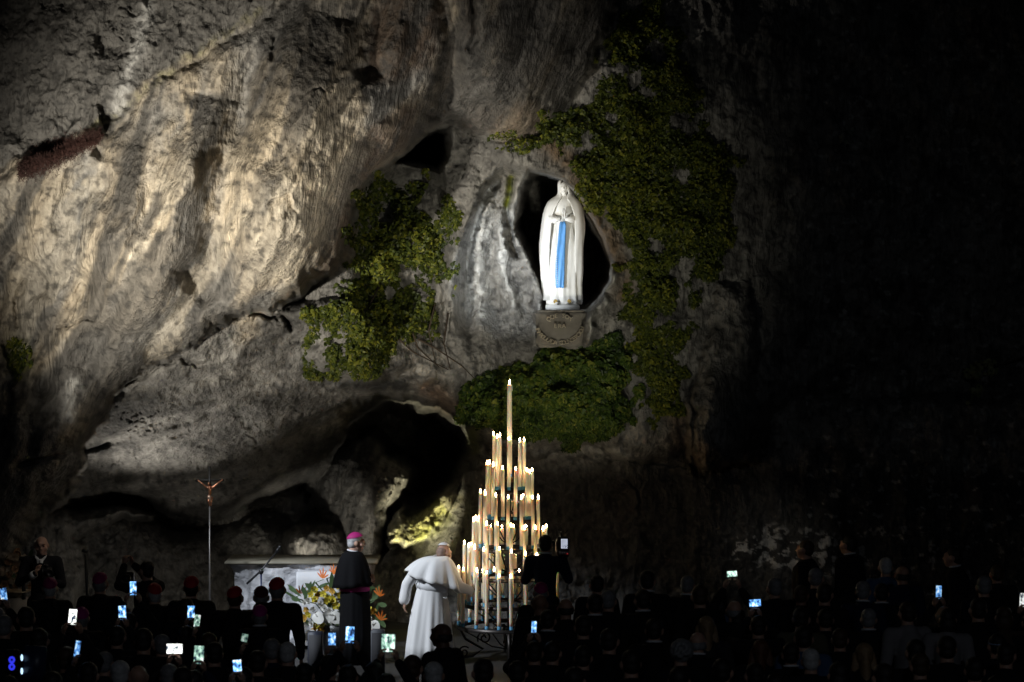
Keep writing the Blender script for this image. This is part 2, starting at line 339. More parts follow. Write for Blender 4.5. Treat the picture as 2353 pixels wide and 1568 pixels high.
ck = np.abs(fbm((U*.94-V*.34)/95+W3*.25, (U*.34+V*.94)/55+W4*.25, 171, 4)); ckm = (1-sst(.006, .03, ck))*sst(-.02, .16, fbm(U/110, V/110, 181, 3))
D = D+ckm*(.10*isc+.015*isb+.04*oth)
ck2 = np.abs(fbm(U/42, V/42+W1, 191, 4)); D = D+(1-sst(.01, .05, ck2))*sst(.0, .2, fbm(U/80, V/80, 201, 3))*(.05*isc+.03*oth)
tris_pts = np.stack([(U-CU)/FPX*D, D, HCAM-(V-CV)/FPX*D], -1)
# --- colour of the stone: limestone, tan flow, black and grey water stains (some painted light and shade)
tan = np.array([.43, .36, .26]); grey = np.array([.235, .225, .205]); dark = np.array([.055, .054, .052]); brown = np.array([.15, .105, .065]); white = np.array([.50, .49, .46]); moss = np.array([.11, .12, .018]); rust = np.array([.22, .12, .05])
def mixc(C, c, a): return C+(c-C)*np.clip(a, 0, 1)[..., None]
C = np.broadcast_to(grey, U.shape+(3,)).copy()*(1+.45*fbm(U/70, V/70, 91, 5))[..., None]
tanm = isb*sst(-.25, .35, run*.8+gen*.5+.12-np.abs(U-600)/2600)
C = mixc(C, tan, tanm*.85)
def stain_or_shading(pts, wd, col, a, rag=1.0, fade=.12):
    """a ragged stain along a line"""
    global C
    d, t, s = line_dist(U+W3*10*rag+W1*16*rag, V+W4*10, pts); rg = .5+.9*(run2+.35)+.6*fine
    C = mixc(C, np.array(col), a*np.exp(-(d/wd)**2)*np.clip(rg+.35, 0, 1.2)*sst(0, fade, t+.03)*sst(0, fade, 1-t+.03))
def zone(poly, col, a, soft=12, rag=1.0):
    """a broad field of stone tint, stains and some painted shade, with a ragged outline"""
    global C
    p = [(x/2, y/2) for x, y in poly]; s = poly_sdf(U+W3*14*rag+W1*18*rag+run2*16, V+W4*14*rag+W2*14, p)
    C = mixc(C, np.array(col), a*sst(-soft, soft, s)*np.clip(.85+.5*run2+.35*fine, .3, 1.1))
# (outlines in half pixels)
pale = np.array([.52, .46, .36]); dk2 = np.array([.085, .08, .072]); brn = np.array([.115, .085, .062]); mid = np.array([.19, .17, .14])
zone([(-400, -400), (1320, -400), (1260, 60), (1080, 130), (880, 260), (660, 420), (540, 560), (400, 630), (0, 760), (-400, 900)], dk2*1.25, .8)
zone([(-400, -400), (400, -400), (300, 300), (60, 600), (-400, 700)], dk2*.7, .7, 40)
zone([(1480, 400), (1640, 370), (1690, 600), (1570, 800), (1520, 1000), (1450, 1180), (1270, 1310), (1080, 1410), (1090, 1200), (1010, 1000), (1030, 780), (1130, 600), (1330, 480)], tan*1.18, .95, 16)
zone([(1290, 800), (1400, 900), (1440, 1050), (1380, 1180), (1250, 1280), (1120, 1340), (1130, 1150), (1110, 980)], pale*1.05, .8, 20)
zone([(1500, 420), (1620, 400), (1640, 560), (1480, 700), (1350, 700), (1330, 560)], pale*.98, .6, 20)
zone([(1560, 40), (1740, -60), (1680, 260), (1600, 350), (1480, 360), (1440, 240)], tan*.95, .8, 20)
zone([(920, 300), (940, 380), (880, 560), (830, 680), (780, 860), (800, 1080), (780, 1300), (740, 1440), (620, 1480), (580, 1420), (620, 1150), (660, 900), (740, 740), (820, 540), (850, 400)], tan*1.12, .9, 12)
zone([(780, 760), (760, 960), (700, 1010), (640, 1300), (600, 1400), (590, 1300), (640, 1000), (680, 860)], pale*1.08, .8, 8)
zone([(470, 700), (450, 860), (420, 1040), (390, 1200), (350, 1360), (330, 1300), (370, 1050), (410, 850)], pale*.85, .8, 7)
zone([(360, 780), (340, 900), (200, 1000), (60, 980), (140, 860), (240, 800)], tan*.9, .75, 16)
zone([(1000, 420), (1090, 560), (1080, 700), (990, 860), (960, 1040), (930, 900), (960, 720)], tan*.7, .7, 10)
zone([(870, 460), (1040, 440), (1000, 640), (940, 760), (915, 900), (935, 1040), (965, 1180), (965, 1300), (905, 1430), (800, 1500), (825, 1250), (800, 1000), (840, 800), (860, 600)], dk2*.85, .95, 9)
zone([(1180, 100), (1480, -80), (1465, 150), (1385, 320), (1290, 400), (1180, 560), (1120, 620), (1150, 420), (1190, 280)], dk2*1.1, .9, 14)
zone([(1740, -80), (2060, -80), (2010, 300), (1830, 360), (1690, 390), (1680, 250)], brn*.85, .92, 16)
zone([(2090, 500), (1900, 650), (1770, 740), (1650, 860), (1625, 1000), (1600, 1210), (1480, 1290), (1390, 1330), (1290, 1400), (1440, 1190), (1510, 1000), (1590, 790), (1700, 590), (1840, 470)], brn*1.25, .9, 12)
zone([(560, 580), (690, 520), (680, 700), (600, 860), (530, 1020), (500, 1200), (450, 1260), (470, 1050), (520, 850)], mid*.62, .85, 12)
zone([(860, 700), (830, 820), (760, 760), (800, 640)], mid*.6, .5, 12)
zone([(300, 1000), (330, 1150), (260, 1350), (280, 1568), (190, 1640), (160, 1400), (230, 1250)], dk2*1.3, .8, 12)
zone([(2060, 160), (2120, 300), (2030, 460), (1950, 560), (1900, 560), (1990, 380), (2010, 250)], tan*.85, .8, 10)
zone([(2240, -80), (2330, -80), (2320, 300), (2240, 330)], tan*.7, .7, 20)
zone([(2160, 180), (2230, 240), (2220, 350), (2160, 320)], dk2*.5, .9, 8)
zone([(2040, 230), (2090, 250), (2130, 420), (2080, 520), (2010, 480)], dk2*.8, .7, 10)
zone([(2120, -80), (2200, -80), (2190, 150), (2130, 180)], brn, .8, 8)
zone([(2200, 480), (2440, 470), (2560, 560), (2420, 640), (2240, 620), (2130, 560)], brn*1.7, .7, 16)
zone([(2420, -80), (2760, -80), (2700, 400), (2540, 520), (2440, 420)], mid*1.1, .6, 24)
# strata of the cave ceiling and its dark smears
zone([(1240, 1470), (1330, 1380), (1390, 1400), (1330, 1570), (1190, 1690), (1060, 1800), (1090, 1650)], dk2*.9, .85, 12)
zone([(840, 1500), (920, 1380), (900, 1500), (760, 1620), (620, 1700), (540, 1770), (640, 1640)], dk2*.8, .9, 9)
zone([(1080, 1480), (1200, 1440), (1180, 1560), (1080, 1620)], tan*.75, .7, 14)
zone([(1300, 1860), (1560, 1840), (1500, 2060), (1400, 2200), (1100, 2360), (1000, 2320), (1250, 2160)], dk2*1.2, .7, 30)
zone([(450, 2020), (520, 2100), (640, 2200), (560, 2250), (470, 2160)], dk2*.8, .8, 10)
stk = fbm(A/52+W1*.9, B/560, 221, 4, .45); stk2 = fbm(A/15+W1*.8, B/260, 231, 3)
C = mixc(C, dk2*1.1, sst(.03, .24, stk)*.85*isb*(1-.5*sst(430, 640, U)*sst(900, 640, U)*sst(240, 420, V))); C = mixc(C, pale, sst(.04, .28, -stk)*.45*isb*sst(250, 420, V))
C = C*(1+isb*np.clip(stk2*.4, -.22, .22))[..., None]
C = C*(1+isc*np.clip(lay*1.1-.35*(frac-.35), -.55, .6))[..., None]
# the mossy crest of the ledge
d, t, s = line_dist(U+W3*8, V+W4*8, LEDGE[4:10]); C = mixc(C, np.array([.27, .25, .15]), .8*np.exp(-(d/9)**2)*np.clip(.6+1.2*fine, 0, 1))
stain_or_shading([(690, 830), (720, 868), (800, 885), (900, 884), (945, 888)], 15, dark, .95, .4); stain_or_shading([(960, 894), (1005, 912), (1050, 952)], 16, np.array([.34, .26, .23]), .9, .5); stain_or_shading([(790, 1000), (830, 940), (880, 910)], 22, dark, .8)  # cave-mouth rim painted dark to subdue its lit edge; pinkish at right
zone([(1300, 2080), (1560, 1960), (1700, 1990), (1730, 2080), (1690, 2200), (1680, 2400), (1720, 2800), (1500, 2800), (1400, 2400)], dark*.8, .95, 16)  # pillar's dark left side: shade painted into the stone
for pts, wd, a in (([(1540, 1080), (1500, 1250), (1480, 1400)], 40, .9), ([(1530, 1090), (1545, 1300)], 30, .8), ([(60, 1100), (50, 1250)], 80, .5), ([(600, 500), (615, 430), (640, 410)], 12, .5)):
    stain_or_shading(pts, wd, dark if a > .7 else dark*1.6, a)
for pts, wd, a in (([(1240, 300), (1340, 420), (1420, 620), (1430, 700)], 26, .8), ([(960, 880), (1040, 940)], 26, .6)):
    stain_or_shading(pts, wd, brown*1.25, a)
for pts, wd, a in (([(352, -60), (325, 100), (282, 240), (268, 270)], 16, .75), ([(165, 870), (157, 980)], 16, 1), ([(175, 1030), (120, 1130)], 20, .5), ([(1130, 430), (1098, 600), (1105, 740)], 22, .8), ([(1160, 480), (1155, 640), (1190, 720)], 12, .5), ([(1208, 400), (1186, 470), (1194, 540)], 9, .7), ([(1240, 690), (1232, 790)], 10, .9), ([(1403, 620), (1385, 690), (1354, 722), (1350, 790)], 10, .9),  # last one here paints the lit lower-right rim of the niche
                   ([(1240, 1040), (1340, 1036), (1450, 1050)], 12, .7), ([(600, 930), (560, 990), (690, 1060)], 30, .35), ([(700, 850), (780, 900)], 20, .3), ([(1640, 930), (1640, 1060)], 18, .3)):
    stain_or_shading(pts, wd, white, a)
for pts, wd, a in (([(1178, 400), (1166, 480)], 7, 1.0), ([(1075, 900), (1090, 1050)], 14, .4), ([(940, 1225), (985, 1195), (1020, 1160)], 26, 1.2), ([(905, 1230), (960, 1240)], 20, .6), ([(30, 780), (45, 860)], 22, .6)):
    stain_or_shading(pts, wd, np.array([.30, .32, .035]), a, .6)
stain_or_shading([(900, 1250), (950, 1210), (1010, 1170), (1045, 1130)], 22, np.array([.50, .46, .26]), .55, 1.5)
stain_or_shading([(1660, 1040), (1600, 1050)], 30, rust, .5); stain_or_shading([(1560, 940), (1570, 1040)], 26, rust, .4); stain_or_shading([(1430, 1100), (1440, 1200)], 22, rust, .35)
C = mixc(C, dark*1.1, sst(44.4, 47.5, D)*.6*(V > 900)*(regions['moss'] < -4)*(regions['boulder'] < -8)*(regions['pillar'] < -2))   # darker with depth in the cave
C = mixc(C, dark*.8, sst(.18, .5, fbm(U/40, V/55, 131, 5)+.1)*.62*(U > 1500)); C = mixc(C, dark*.9, .85*sst(1040, 1110, V)*sst(1060, 1260, U))                                # dark blotches on the right; lower right wall darkened against stray light
lich = sst(.12, .2, fbm(U/16, V/13, 151, 4))*sst(0, 25, poly_sdf(Uw, Vw, [(1655, 1212), (1760, 1208), (1870, 1216), (1960, 1250), (2010, 1290), (1960, 1330), (1800, 1335), (1660, 1330)]))
C = mixc(C, white*1.1, lich); C = mixc(C, white, sst(.36, .42, fbm(U/20, V/15, 161, 4))*(U > 1850)*.7)
C = mixc(C, dark*.8, sst(.1, .4, -fine-.05)*.5)                                                              # grime in the pores, blotches of lichen
C = np.clip(C*(1+.30*fine+.22*run2*isb)[..., None], .012, .7)
nv, nu = U.shape; idx = np.arange(nv*nu).reshape(nv, nu)
faces = np.stack([idx[:-1, :-1], idx[1:, :-1], idx[1:, 1:], idx[:-1, 1:]], -1).reshape(-1, 4)
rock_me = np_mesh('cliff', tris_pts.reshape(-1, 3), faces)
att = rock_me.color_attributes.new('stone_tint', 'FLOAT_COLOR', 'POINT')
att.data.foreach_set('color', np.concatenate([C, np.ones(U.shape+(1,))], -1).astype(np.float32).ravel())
rm = bpy.data.materials.new('limestone'); rm.use_nodes = True; n = rm.node_tree.nodes; L = rm.node_tree.links; b = n['Principled BSDF']
va = n.new('ShaderNodeVertexColor'); va.layer_name = 'stone_tint'; tc = n.new('ShaderNodeTexCoord')
n1 = n.new('ShaderNodeTexNoise'); n1.inputs['Scale'].default_value = 9; n1.inputs['Detail'].default_value = 9; n1.inputs['Roughness'].default_value = .68; L.new(tc.outputs['Object'], n1.inputs['Vector'])
mp = n.new('ShaderNodeMapping'); mp.inputs['Rotation'].default_value = (0, math.radians(26), 0); mp.inputs['Scale'].default_value = (1, 1, .22); L.new(tc.outputs['Object'], mp.inputs['Vector'])
n2 = n.new('ShaderNodeTexNoise'); n2.inputs['Scale'].default_value = 14; n2.inputs['Detail'].default_value = 7; n2.inputs['Roughness'].default_value = .6; L.new(mp.outputs[0], n2.inputs['Vector'])
vo = n.new('ShaderNodeTexVoronoi'); vo.feature = 'DISTANCE_TO_EDGE'; vo.inputs['Scale'].default_value = 2.3; L.new(n1.outputs['Color'], vo.inputs['Vector'])
r1 = n.new('ShaderNodeMapRange'); r1.inputs[1].default_value = .3; r1.inputs[2].default_value = .7; r1.inputs[3].default_value = .74; r1.inputs[4].default_value = 1.24; L.new(n1.outputs[0], r1.inputs[0])
r2 = n.new('ShaderNodeMapRange'); r2.inputs[1].default_value = .3; r2.inputs[2].default_value = .7; r2.inputs[3].default_value = .75; r2.inputs[4].default_value = 1.25; L.new(n2.outputs[0], r2.inputs[0])
mm = n.new('ShaderNodeMath'); mm.operation = 'MULTIPLY'; L.new(r1.outputs[0], mm.inputs[0]); L.new(r2.outputs[0], mm.inputs[1])
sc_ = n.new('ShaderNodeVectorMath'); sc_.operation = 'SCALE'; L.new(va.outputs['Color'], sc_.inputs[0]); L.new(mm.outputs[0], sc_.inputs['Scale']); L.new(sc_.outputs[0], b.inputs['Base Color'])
n1b = n.new('ShaderNodeMath'); n1b.operation = 'MULTIPLY'; n1b.inputs[1].default_value = .55; L.new(n1.outputs[0], n1b.inputs[0])
ad = n.new('ShaderNodeMath'); ad.operation = 'MULTIPLY_ADD'; ad.inputs[1].default_value = 1.1; L.new(n2.outputs[0], ad.inputs[0]); L.new(n1b.outputs[0], ad.inputs[2])
bp = n.new('ShaderNodeBump'); bp.inputs['Strength'].default_value = .9; bp.inputs['Distance'].default_value = .085; L.new(ad.outputs[0], bp.inputs['Height']); L.new(bp.outputs[0], b.inputs['Normal'])
b.inputs['Roughness'].default_value = .72; b.inputs['Specular IOR Level'].default_value = .35
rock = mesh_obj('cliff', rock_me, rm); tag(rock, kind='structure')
def depth_at(u, v):
    i = int(np.clip(round((v-vs_[0])/STEP), 0, nv-1)); j = int(np.clip(round((u-us[0])/STEP), 0, nu-1)); return float(D[i, j])
# ---------------------------------------------------------------- paving of the sanctuary
bm = BM(); q = [bm.verts.new(p) for p in ((-60, -6, 0), (60, -6, 0), (60, 60, 0), (-60, 60, 0))]; bm.faces.new(q)
tag(mesh_obj('pavement', bm, mat('paving', (.026, .025, .024), .55, bump=(6, .3, .02), vary=.25, vscale=2), smooth=False), kind='structure')
# ================================================================ ivy and other plants on the rock
def leaf_mesh(kind='ivy'):
    if kind == 'ivy': o = [(0, -.5), (.28, -.42), (.5, -.08), (.22, .02), (.16, .22), (0, .6), (-.16, .22), (-.22, .02), (-.5, -.08), (-.28, -.42)]
    else: o = [(0, -.5), (.2, -.25), (.24, .05), (.12, .35), (0, .6), (-.12, .35), (-.24, .05), (-.2, -.25)]
    v = [(0, 0, .06)]+[(x, y, -.25*abs(x)-.08*y*y) for x, y in o]
    f = [(0, i+1, (i+1) % len(o)+1) for i in range(len(o))]
    return np.array(v), np.array(f)
def leaf_mat(name, cols, obj_random):
    m = bpy.data.materials.new(name); m.use_nodes = True; n = m.node_tree.nodes; L = m.node_tree.links; b = n['Principled BSDF']
    b.inputs['Roughness'].default_value = .5; b.inputs['Specular IOR Level'].default_value = .3
    if obj_random: src = n.new('ShaderNodeObjectInfo').outputs['Random']
    else:
        a = n.new('ShaderNodeAttribute'); a.attribute_name = 'leaf_age'; src = a.outputs['Fac']
    r = n.new('ShaderNodeValToRGB'); e = r.color_ramp.elements; e[0].color = (*cols[0], 1); e[1].color = (*cols[-1], 1)
    for i, c in enumerate(cols[1:-1]): q = e.new((i+1)/(len(cols)-1)); q.color = (*c, 1)
    L.new(src, r.inputs[0]); L.new(r.outputs[0], b.inputs['Base Color'])
    tr = n.new('ShaderNodeBsdfTranslucent'); L.new(r.outputs[0], tr.inputs['Color']); mx = n.new('ShaderNodeMixShader'); mx.inputs[0].default_value = .2
    L.new(b.outputs[0], mx.inputs[1]); L.new(tr.outputs[0], mx.inputs[2]); L.new(mx.outputs[0], n['Material Output'].inputs[0])
    return m
IVYC = [(.03, .042, .01), (.06, .08, .012), (.11, .13, .015), (.21, .21, .025)]
HEDC = [(.018, .034, .008), (.04, .075, .012), (.07, .11, .016), (.15, .17, .025)]
def plant(name, label, cat, poly, count, size, cols, seed, lift=(.03, .3), dens=(70, -.12), dome=0, parts=300, warp=28, stems=(), group=None, kindleaf='ivy'):
    rg = np.random.default_rng(seed); pl = np.array(poly, float); lo = pl.min(0); hi = pl.max(0)
    u = rg.uniform(lo[0]-20, hi[0]+20, count*6); v = rg.uniform(lo[1]-20, hi[1]+20, count*6)
    s = poly_sdf(u+fbm(u/45, v/45, seed, 3)*warp*2, v+fbm(u/45, v/45, seed+3, 3)*warp*2, poly)
    g = fbm(u/dens[0], v/dens[0], seed+9, 4)
    ok = (s > 0) & (g+np.clip(s/60, 0, .25) > dens[1]+rg.uniform(-.1, .1, len(u))); u = u[ok][:count]; v = v[ok][:count]; s = s[ok][:count]; g = g[ok][:count]
    i = np.clip(np.round((v-vs_[0])/STEP).astype(int), 0, nv-1); j = np.clip(np.round((u-us[0])/STEP).astype(int), 0, nu-1)
    th = np.clip(.35+g*1.6, .1, 1.3)*np.clip(s/25, .15, 1)
    off = lift[0]+lift[1]*th*rg.uniform(0, 1, len(u))**.5+dome*(1-np.clip(1-s/75, 0, 1)**2)*(.75+1.1*fbm(u/48, v/40, seed+21, 3))
    d = D[i, j]-off
    pos = np.stack([(u-CU)/FPX*d, d, HCAM-(v-CV)/FPX*d], -1)
    N = np.stack([rg.normal(0, .85, len(u)), -np.ones(len(u)), rg.normal(.4, .8, len(u))], -1); N /= np.linalg.norm(N, axis=1)[:, None]
    T = np.stack([rg.normal(0, .8, len(u)), rg.normal(0, .4, len(u)), -np.ones(len(u))], -1); T -= N*(T*N).sum(1)[:, None]; T /= np.linalg.norm(T, axis=1)[:, None]
    X = np.cross(T, N); sz = size*rg.uniform(.65, 1.35, len(u)); lv, lf = leaf_mesh(kindleaf); nl = len(lv)
    order = np.argsort(-(off*.6+sz*6+rg.uniform(0, .15, len(u)))); big, rest = order[:parts], order[parts:]
    root = thing(name, label, cat, tuple(pos.mean(0)), 0, group); o0 = np.array(root.location)
    pts = (pos[rest, None]-o0)+sz[rest, None, None]*(lv[None, :, 0:1]*X[rest, None]+lv[None, :, 1:2]*T[rest, None]+lv[None, :, 2:3]*N[rest, None])
    fc = (lf[None]+(np.arange(len(rest))*nl)[:, None, None]).reshape(-1, 3)
    me = np_mesh('foliage', pts.reshape(-1, 3), fc); at = me.attributes.new('leaf_age', 'FLOAT', 'POINT')
    age = np.clip(.42+g[rest]*.6+rg.normal(0, .3, len(rest)), 0, 1); at.data.foreach_set('value', np.repeat(age, nl).astype(np.float32))
    me.polygons.foreach_set('use_smooth', np.zeros(len(me.polygons), bool))
    tag(mesh_obj('foliage', me, leaf_mat(name+'_mass', cols, False), root, smooth=False), kind='stuff')
    lm = np_mesh('leaf', lv, lf); lm.polygons.foreach_set('use_smooth', np.zeros(len(lf), bool)); lm.materials.append(leaf_mat(name+'_leaf', cols, True))
    for k in big:
        o = bpy.data.objects.new('leaf', lm); M = Matrix((X[k]*sz[k], T[k]*sz[k], N[k]*sz[k])).transposed().to_4x4(); M.translation = Vector(pos[k]-o0); o.matrix_basis = M; link(o, root)
    for st in stems:
        bm = BM(); pp = [P(a, b, depth_at(a, b)-.05-.08*abs(math.sin(a)))-Vector(o0) for a, b in st]; tube(bm, pp, list(np.linspace(.016, .006, len(pp))), 6)
        mesh_obj('stem', bm, mat('bark', (.05, .035, .022), .9), root)
    return root
I1 = [(828, 430), (880, 396), (940, 405), (965, 430), (985, 470), (1040, 462), (1062, 520), (1068, 580), (1050, 620), (1015, 690), (1000, 745), (950, 780), (915, 800), (905, 850), (850, 868), (770, 872), (712, 855), (684, 812), (700, 745), (752, 672), (800, 600), (812, 520)]
plant('ivy_plant', 'olive green ivy hanging from the hollow between the lit rock bulge and the niche', 'ivy', I1, 6500, .066, IVYC, 5, (.02, .30), (52, -.02), parts=300,
      stems=[[(880, 640), (850, 700), (820, 760)], [(960, 780), (1000, 800), (1060, 840), (1090, 870)], [(940, 740), (960, 800), (1010, 845)], [(1000, 700), (985, 760), (1000, 830)], [(1030, 720), (1020, 790), (1035, 850)], [(905, 770), (950, 810), (1030, 850)]])
I2 = [(1048, 945), (1062, 905), (1090, 866), (1140, 855), (1195, 822), (1260, 812), (1310, 797), (1400, 786), (1448, 795), (1462, 860), (1455, 930), (1440, 985), (1400, 1005), (1330, 1018), (1270, 1016), (1180, 1003), (1105, 1000), (1060, 972)]
plant('ivy_hedge', 'dense dark green ivy hedge on the ledge below the statue niche', 'hedge', I2, 10000, .076, HEDC, 8, (.02, .22), (40, -.6), dome=.62, parts=300, warp=24)
I3 = [(1232, 300), (1262, 262), (1310, 255), (1345, 232), (1375, 165), (1395, 80), (1430, -20), (1520, -20), (1550, 90), (1590, 160), (1605, 215), (1590, 290), (1640, 340), (1700, 395), (1695, 500), (1680, 620), (1620, 690), (1600, 760), (1575, 850), (1556, 950), (1490, 968), (1468, 900), (1460, 800), (1425, 740), (1432, 640), (1415, 560), (1375, 480), (1320, 430), (1285, 385)]
plant('ivy_plant', 'broad curtain of ivy climbing the dark rock beyond the statue niche', 'ivy', I3, 16000, .062, IVYC, 12, (.02, .28), (56, -.05), parts=300)
plant('ivy_plant', 'small tuft of ivy on the rock arch over the niche', 'ivy', [(1120, 322), (1150, 308), (1225, 300), (1250, 330), (1210, 352), (1140, 345)], 260, .05, IVYC, 14, (.02, .12), (30, -.05), parts=60, warp=6)
plant('fern_tuft', 'small green ferns in a crevice of the left rock', 'fern', [(18, 790), (40, 765), (68, 790), (70, 850), (40, 880), (22, 850)], 160, .09, IVYC, 15, (.02, .15), (30, -.2), parts=60, warp=6, kindleaf='long')
plant('leafy_sprig', 'pale leafy sprig hanging from the dark right wall', 'plant', [(2215, 842), (2262, 830), (2292, 836), (2290, 860), (2262, 885), (2240, 930), (2222, 935), (2212, 880)], 90, .085, [(.2, .22, .09), (.32, .34, .16), (.4, .42, .2)], 16, (.1, .5), (22, -.05), parts=50, warp=5, stems=[[(2352, 822), (2320, 832), (2290, 842)]])
plant('leafy_sprig', 'pair of pale leaves growing from the dark wall right of the ivy', 'plant', [(1928, 322), (1945, 290), (1962, 292), (1955, 320), (1938, 335)], 16, .11, [(.2, .21, .17), (.3, .31, .26)], 18, (.1, .2), (22, -.6), parts=16, warp=2)
# dried rust-coloured ferns lying on the ledge
root = thing('dried_fern', 'rust brown dried ferns lying along the rock ledge', 'fern', tuple(P(140, 360, 39.7)))
rg = np.random.default_rng(4); ve = []; fa = []
for k in range(4200):
    t = rg.uniform(0, 1); u = 42+t*190; v = 394-t*84+rg.normal(0, 17)*(1-.9*abs(t-.4)); d = depth_at(u, v)-rg.uniform(.01, .12)
    p = P(u, v, d)-root.location; dr = Vector((rg.normal(0, .5), rg.normal(-.3, .4), rg.normal(-.1, .6))).normalized()*rg.uniform(.03, .10); sd = Vector((dr.z, 0, -dr.x)).normalized()*.0035; n0 = len(ve)
    ve += [p-sd, p+sd, p+dr]; fa.append((n0, n0+1, n0+2))
tag(mesh_obj('fronds', np_mesh('fronds', ve, fa), mat('dry_fern', (.035, .012, .008), .9, vary=.4, vscale=3), root, smooth=False), kind='stuff')
# ================================================================ statue, its pedestal and inscription
DS = 43.25; q = DS/FPX/3.21/0.5745*.5745                       # metres per pixel of the close view of the niche
ST = thing('statue', 'white statue of a praying veiled woman with a blue sash in the niche', 'statue', tuple(P(1292.5, 712, DS)))
marble = mat('white_marble', (.80, .79, .75), .38, bump=(18, .15, .01), vary=.06, vscale=9)
blue = mat('blue_sash', (.12, .36, .76), .4, vary=.15, vscale=14); gold = mat('old_gold', (.55, .38, .10), .4, .6)
Z = lambda y: (1180-y)*.001967; X0 = lambda x: (x-555)*.001967
prof = [(1142, 440, 690), (1120, 436, 694), (1060, 434, 690), (1000, 428, 688), (900, 432, 690), (800, 440, 688), (700, 452, 680), (620, 462, 668), (540, 470, 655), (480, 462, 662), (430, 452, 672), (390, 462, 664), (360, 492, 640), (340, 522, 608), (326, 535, 595)]
def fold_ring(z, cx, rx, ry, n, amp, seed, cy=0, a0=0, a1=2*math.pi, drop=0):
    r = []
    for k in range(n):
        a = a0+(a1-a0)*k/(n if abs(a1-a0-2*math.pi) < 1e-6 else n-1)
        f = 1+amp*(math.sin(a*9+seed+z*1.2)*.55+math.sin(a*17+seed*2.3-z*2)*.3+math.sin(a*5-seed+z)*.35)
        r.append((cx+rx*f*math.sin(a), cy-ry*f*math.cos(a), z+drop*math.cos(a)))
    return r
bm = BM(); loft(bm, [fold_ring(Z(y), (X0(a)+X0(b))/2, (b-a)/2*.001967, (b-a)/2*.001967*.62, 96, .12*max(0, min(1, (y-400)/300)), 1.3) for y, a, b in prof])
mesh_obj('robe', bm, marble, ST)
vp = [(1110, 424, 700), (1000, 412, 694), (900, 402, 702), (800, 396, 704), (700, 397, 706), (600, 403, 716), (540, 408, 716), (480, 414, 708), (430, 428, 700), (390, 446, 684), (365, 474, 660), (345, 508, 632), (325, 522, 618), (300, 524, 612), (275, 523, 606), (250, 524, 600), (234, 530, 588), (226, 548, 572)]
rings = []
for y, a, b in vp:
    gap = 2.2 if y > 420 else (1.5 if y > 330 else .95)
    gap = {1110: .75, 1000: .72, 900: .70, 800: .68, 700: .66, 600: .62, 540: .60, 480: .56, 430: .45, 390: .34, 365: .25, 345: .3}.get(y, .62)
    rr = fold_ring(Z(y), (X0(a)+X0(b))/2, (b-a)/2*.001967, (b-a)/2*.001967*(.68 if y > 340 else 1.05), 90, .09*max(.2, min(1, (y-400)/300)), 4.1, .02, gap, 2*math.pi-gap)
    rings.append(rr)
bm = BM(); loft(bm, rings, closed=False)
o = mesh_obj('mantle', bm, marble, ST); so = o.modifiers.new('thick', 'SOLIDIFY'); so.thickness = .018; so.offset = 0
hc = Vector((X0(563), -.02, Z(288)))
bm = BM(); ellipsoid(bm, hc, (.062, .078, .098)); ellipsoid(bm, hc+Vector((0, -.022, -.04)), (.045, .055, .062)); tube(bm, [hc+Vector((0, 0, -.05)), hc+Vector((0, .01, -.17))], [.042, .055], 12)
tube(bm, [hc+Vector((0, -.076, .022)), hc+Vector((0, -.092, -.012))], [.007, .012], 6); ellipsoid(bm, hc+Vector((0, -.074, -.045)), (.018, .01, .007), seg=8, ring=6)
for s in (-1, 1): ellipsoid(bm, hc+Vector((s*.026, -.068, .016)), (.014, .012, .007), seg=8, ring=6)
mesh_obj('head', fuse(bm, .006, 3, .5, 'head'), marble, ST)
hz = Z(500); hy = -.235
for s in (-1, 1):
    bm = BM(); tube(bm, [(s*.17, -.06, Z(480)), (s*.125, -.145, Z(520)), (s*.035, hy+.05, Z(512))], [.06, .052, .03], 12); SLV = mesh_obj('sleeve', bm, marble, ST)
    bm = BM(); ellipsoid(bm, (X0(563)+s*.016, hy, hz+.02), (.015, .032, .045), Euler((math.radians(-12), 0, 0)), 10, 8)
    for k, (ln, yy) in enumerate(((.052, -.024), (.062, -.008), (.066, .008), (.056, .022))):
        tube(bm, [(X0(563)+s*.013, hy+yy, hz+.045), (X0(563)+s*.010, hy+yy+.012, hz+.06+ln)], [.009, .006], 6)
    tube(bm, [(X0(563)+s*.014, hy+.03, hz+.02), (X0(563)+s*.008, hy+.046, hz+.072)], [.01, .007], 6)
    mesh_obj('hand', bm, marble, SLV)
def front_y(z, x):      # just ahead of the robe
    return -.185-.02*min(1, max(0, (1.2-z)))
bm = BM(); sv = []
for y, a, b in ((533, 538, 572), (560, 530, 580), (640, 522, 578), (740, 513, 574), (840, 507, 570), (940, 505, 564), (1000, 507, 560), (1018, 509, 558)):
    row = []
    for k in range(9):
        t = k/8; x = X0(a+(b-a)*t); row.append((x, front_y(Z(y), x)-.012-.010*math.sin(t*math.pi*3+y*.01), Z(y)))
    sv.append(row)
loft(bm, sv, closed=False); o = mesh_obj('sash', bm, blue, ST); so = o.modifiers.new('t', 'SOLIDIFY'); so.thickness = .02; so.offset = 1
ros = BM()
for k in range(34):
    t = k/33; y = 545+t*440; x = 505+10*math.sin(t*2.2)-16*t+ (18*t*t)
    ellipsoid(ros, (X0(x), front_y(Z(y), 0)-.02, Z(y)), (.0075,)*3, seg=6, ring=4)
tag(mesh_obj('rosary', ros, marble, ST), kind='stuff')
bm = BM(); box(bm, (0, 0, .036), (.49, .36, .072), bevel=.008); mesh_obj('base', bm, marble, ST)
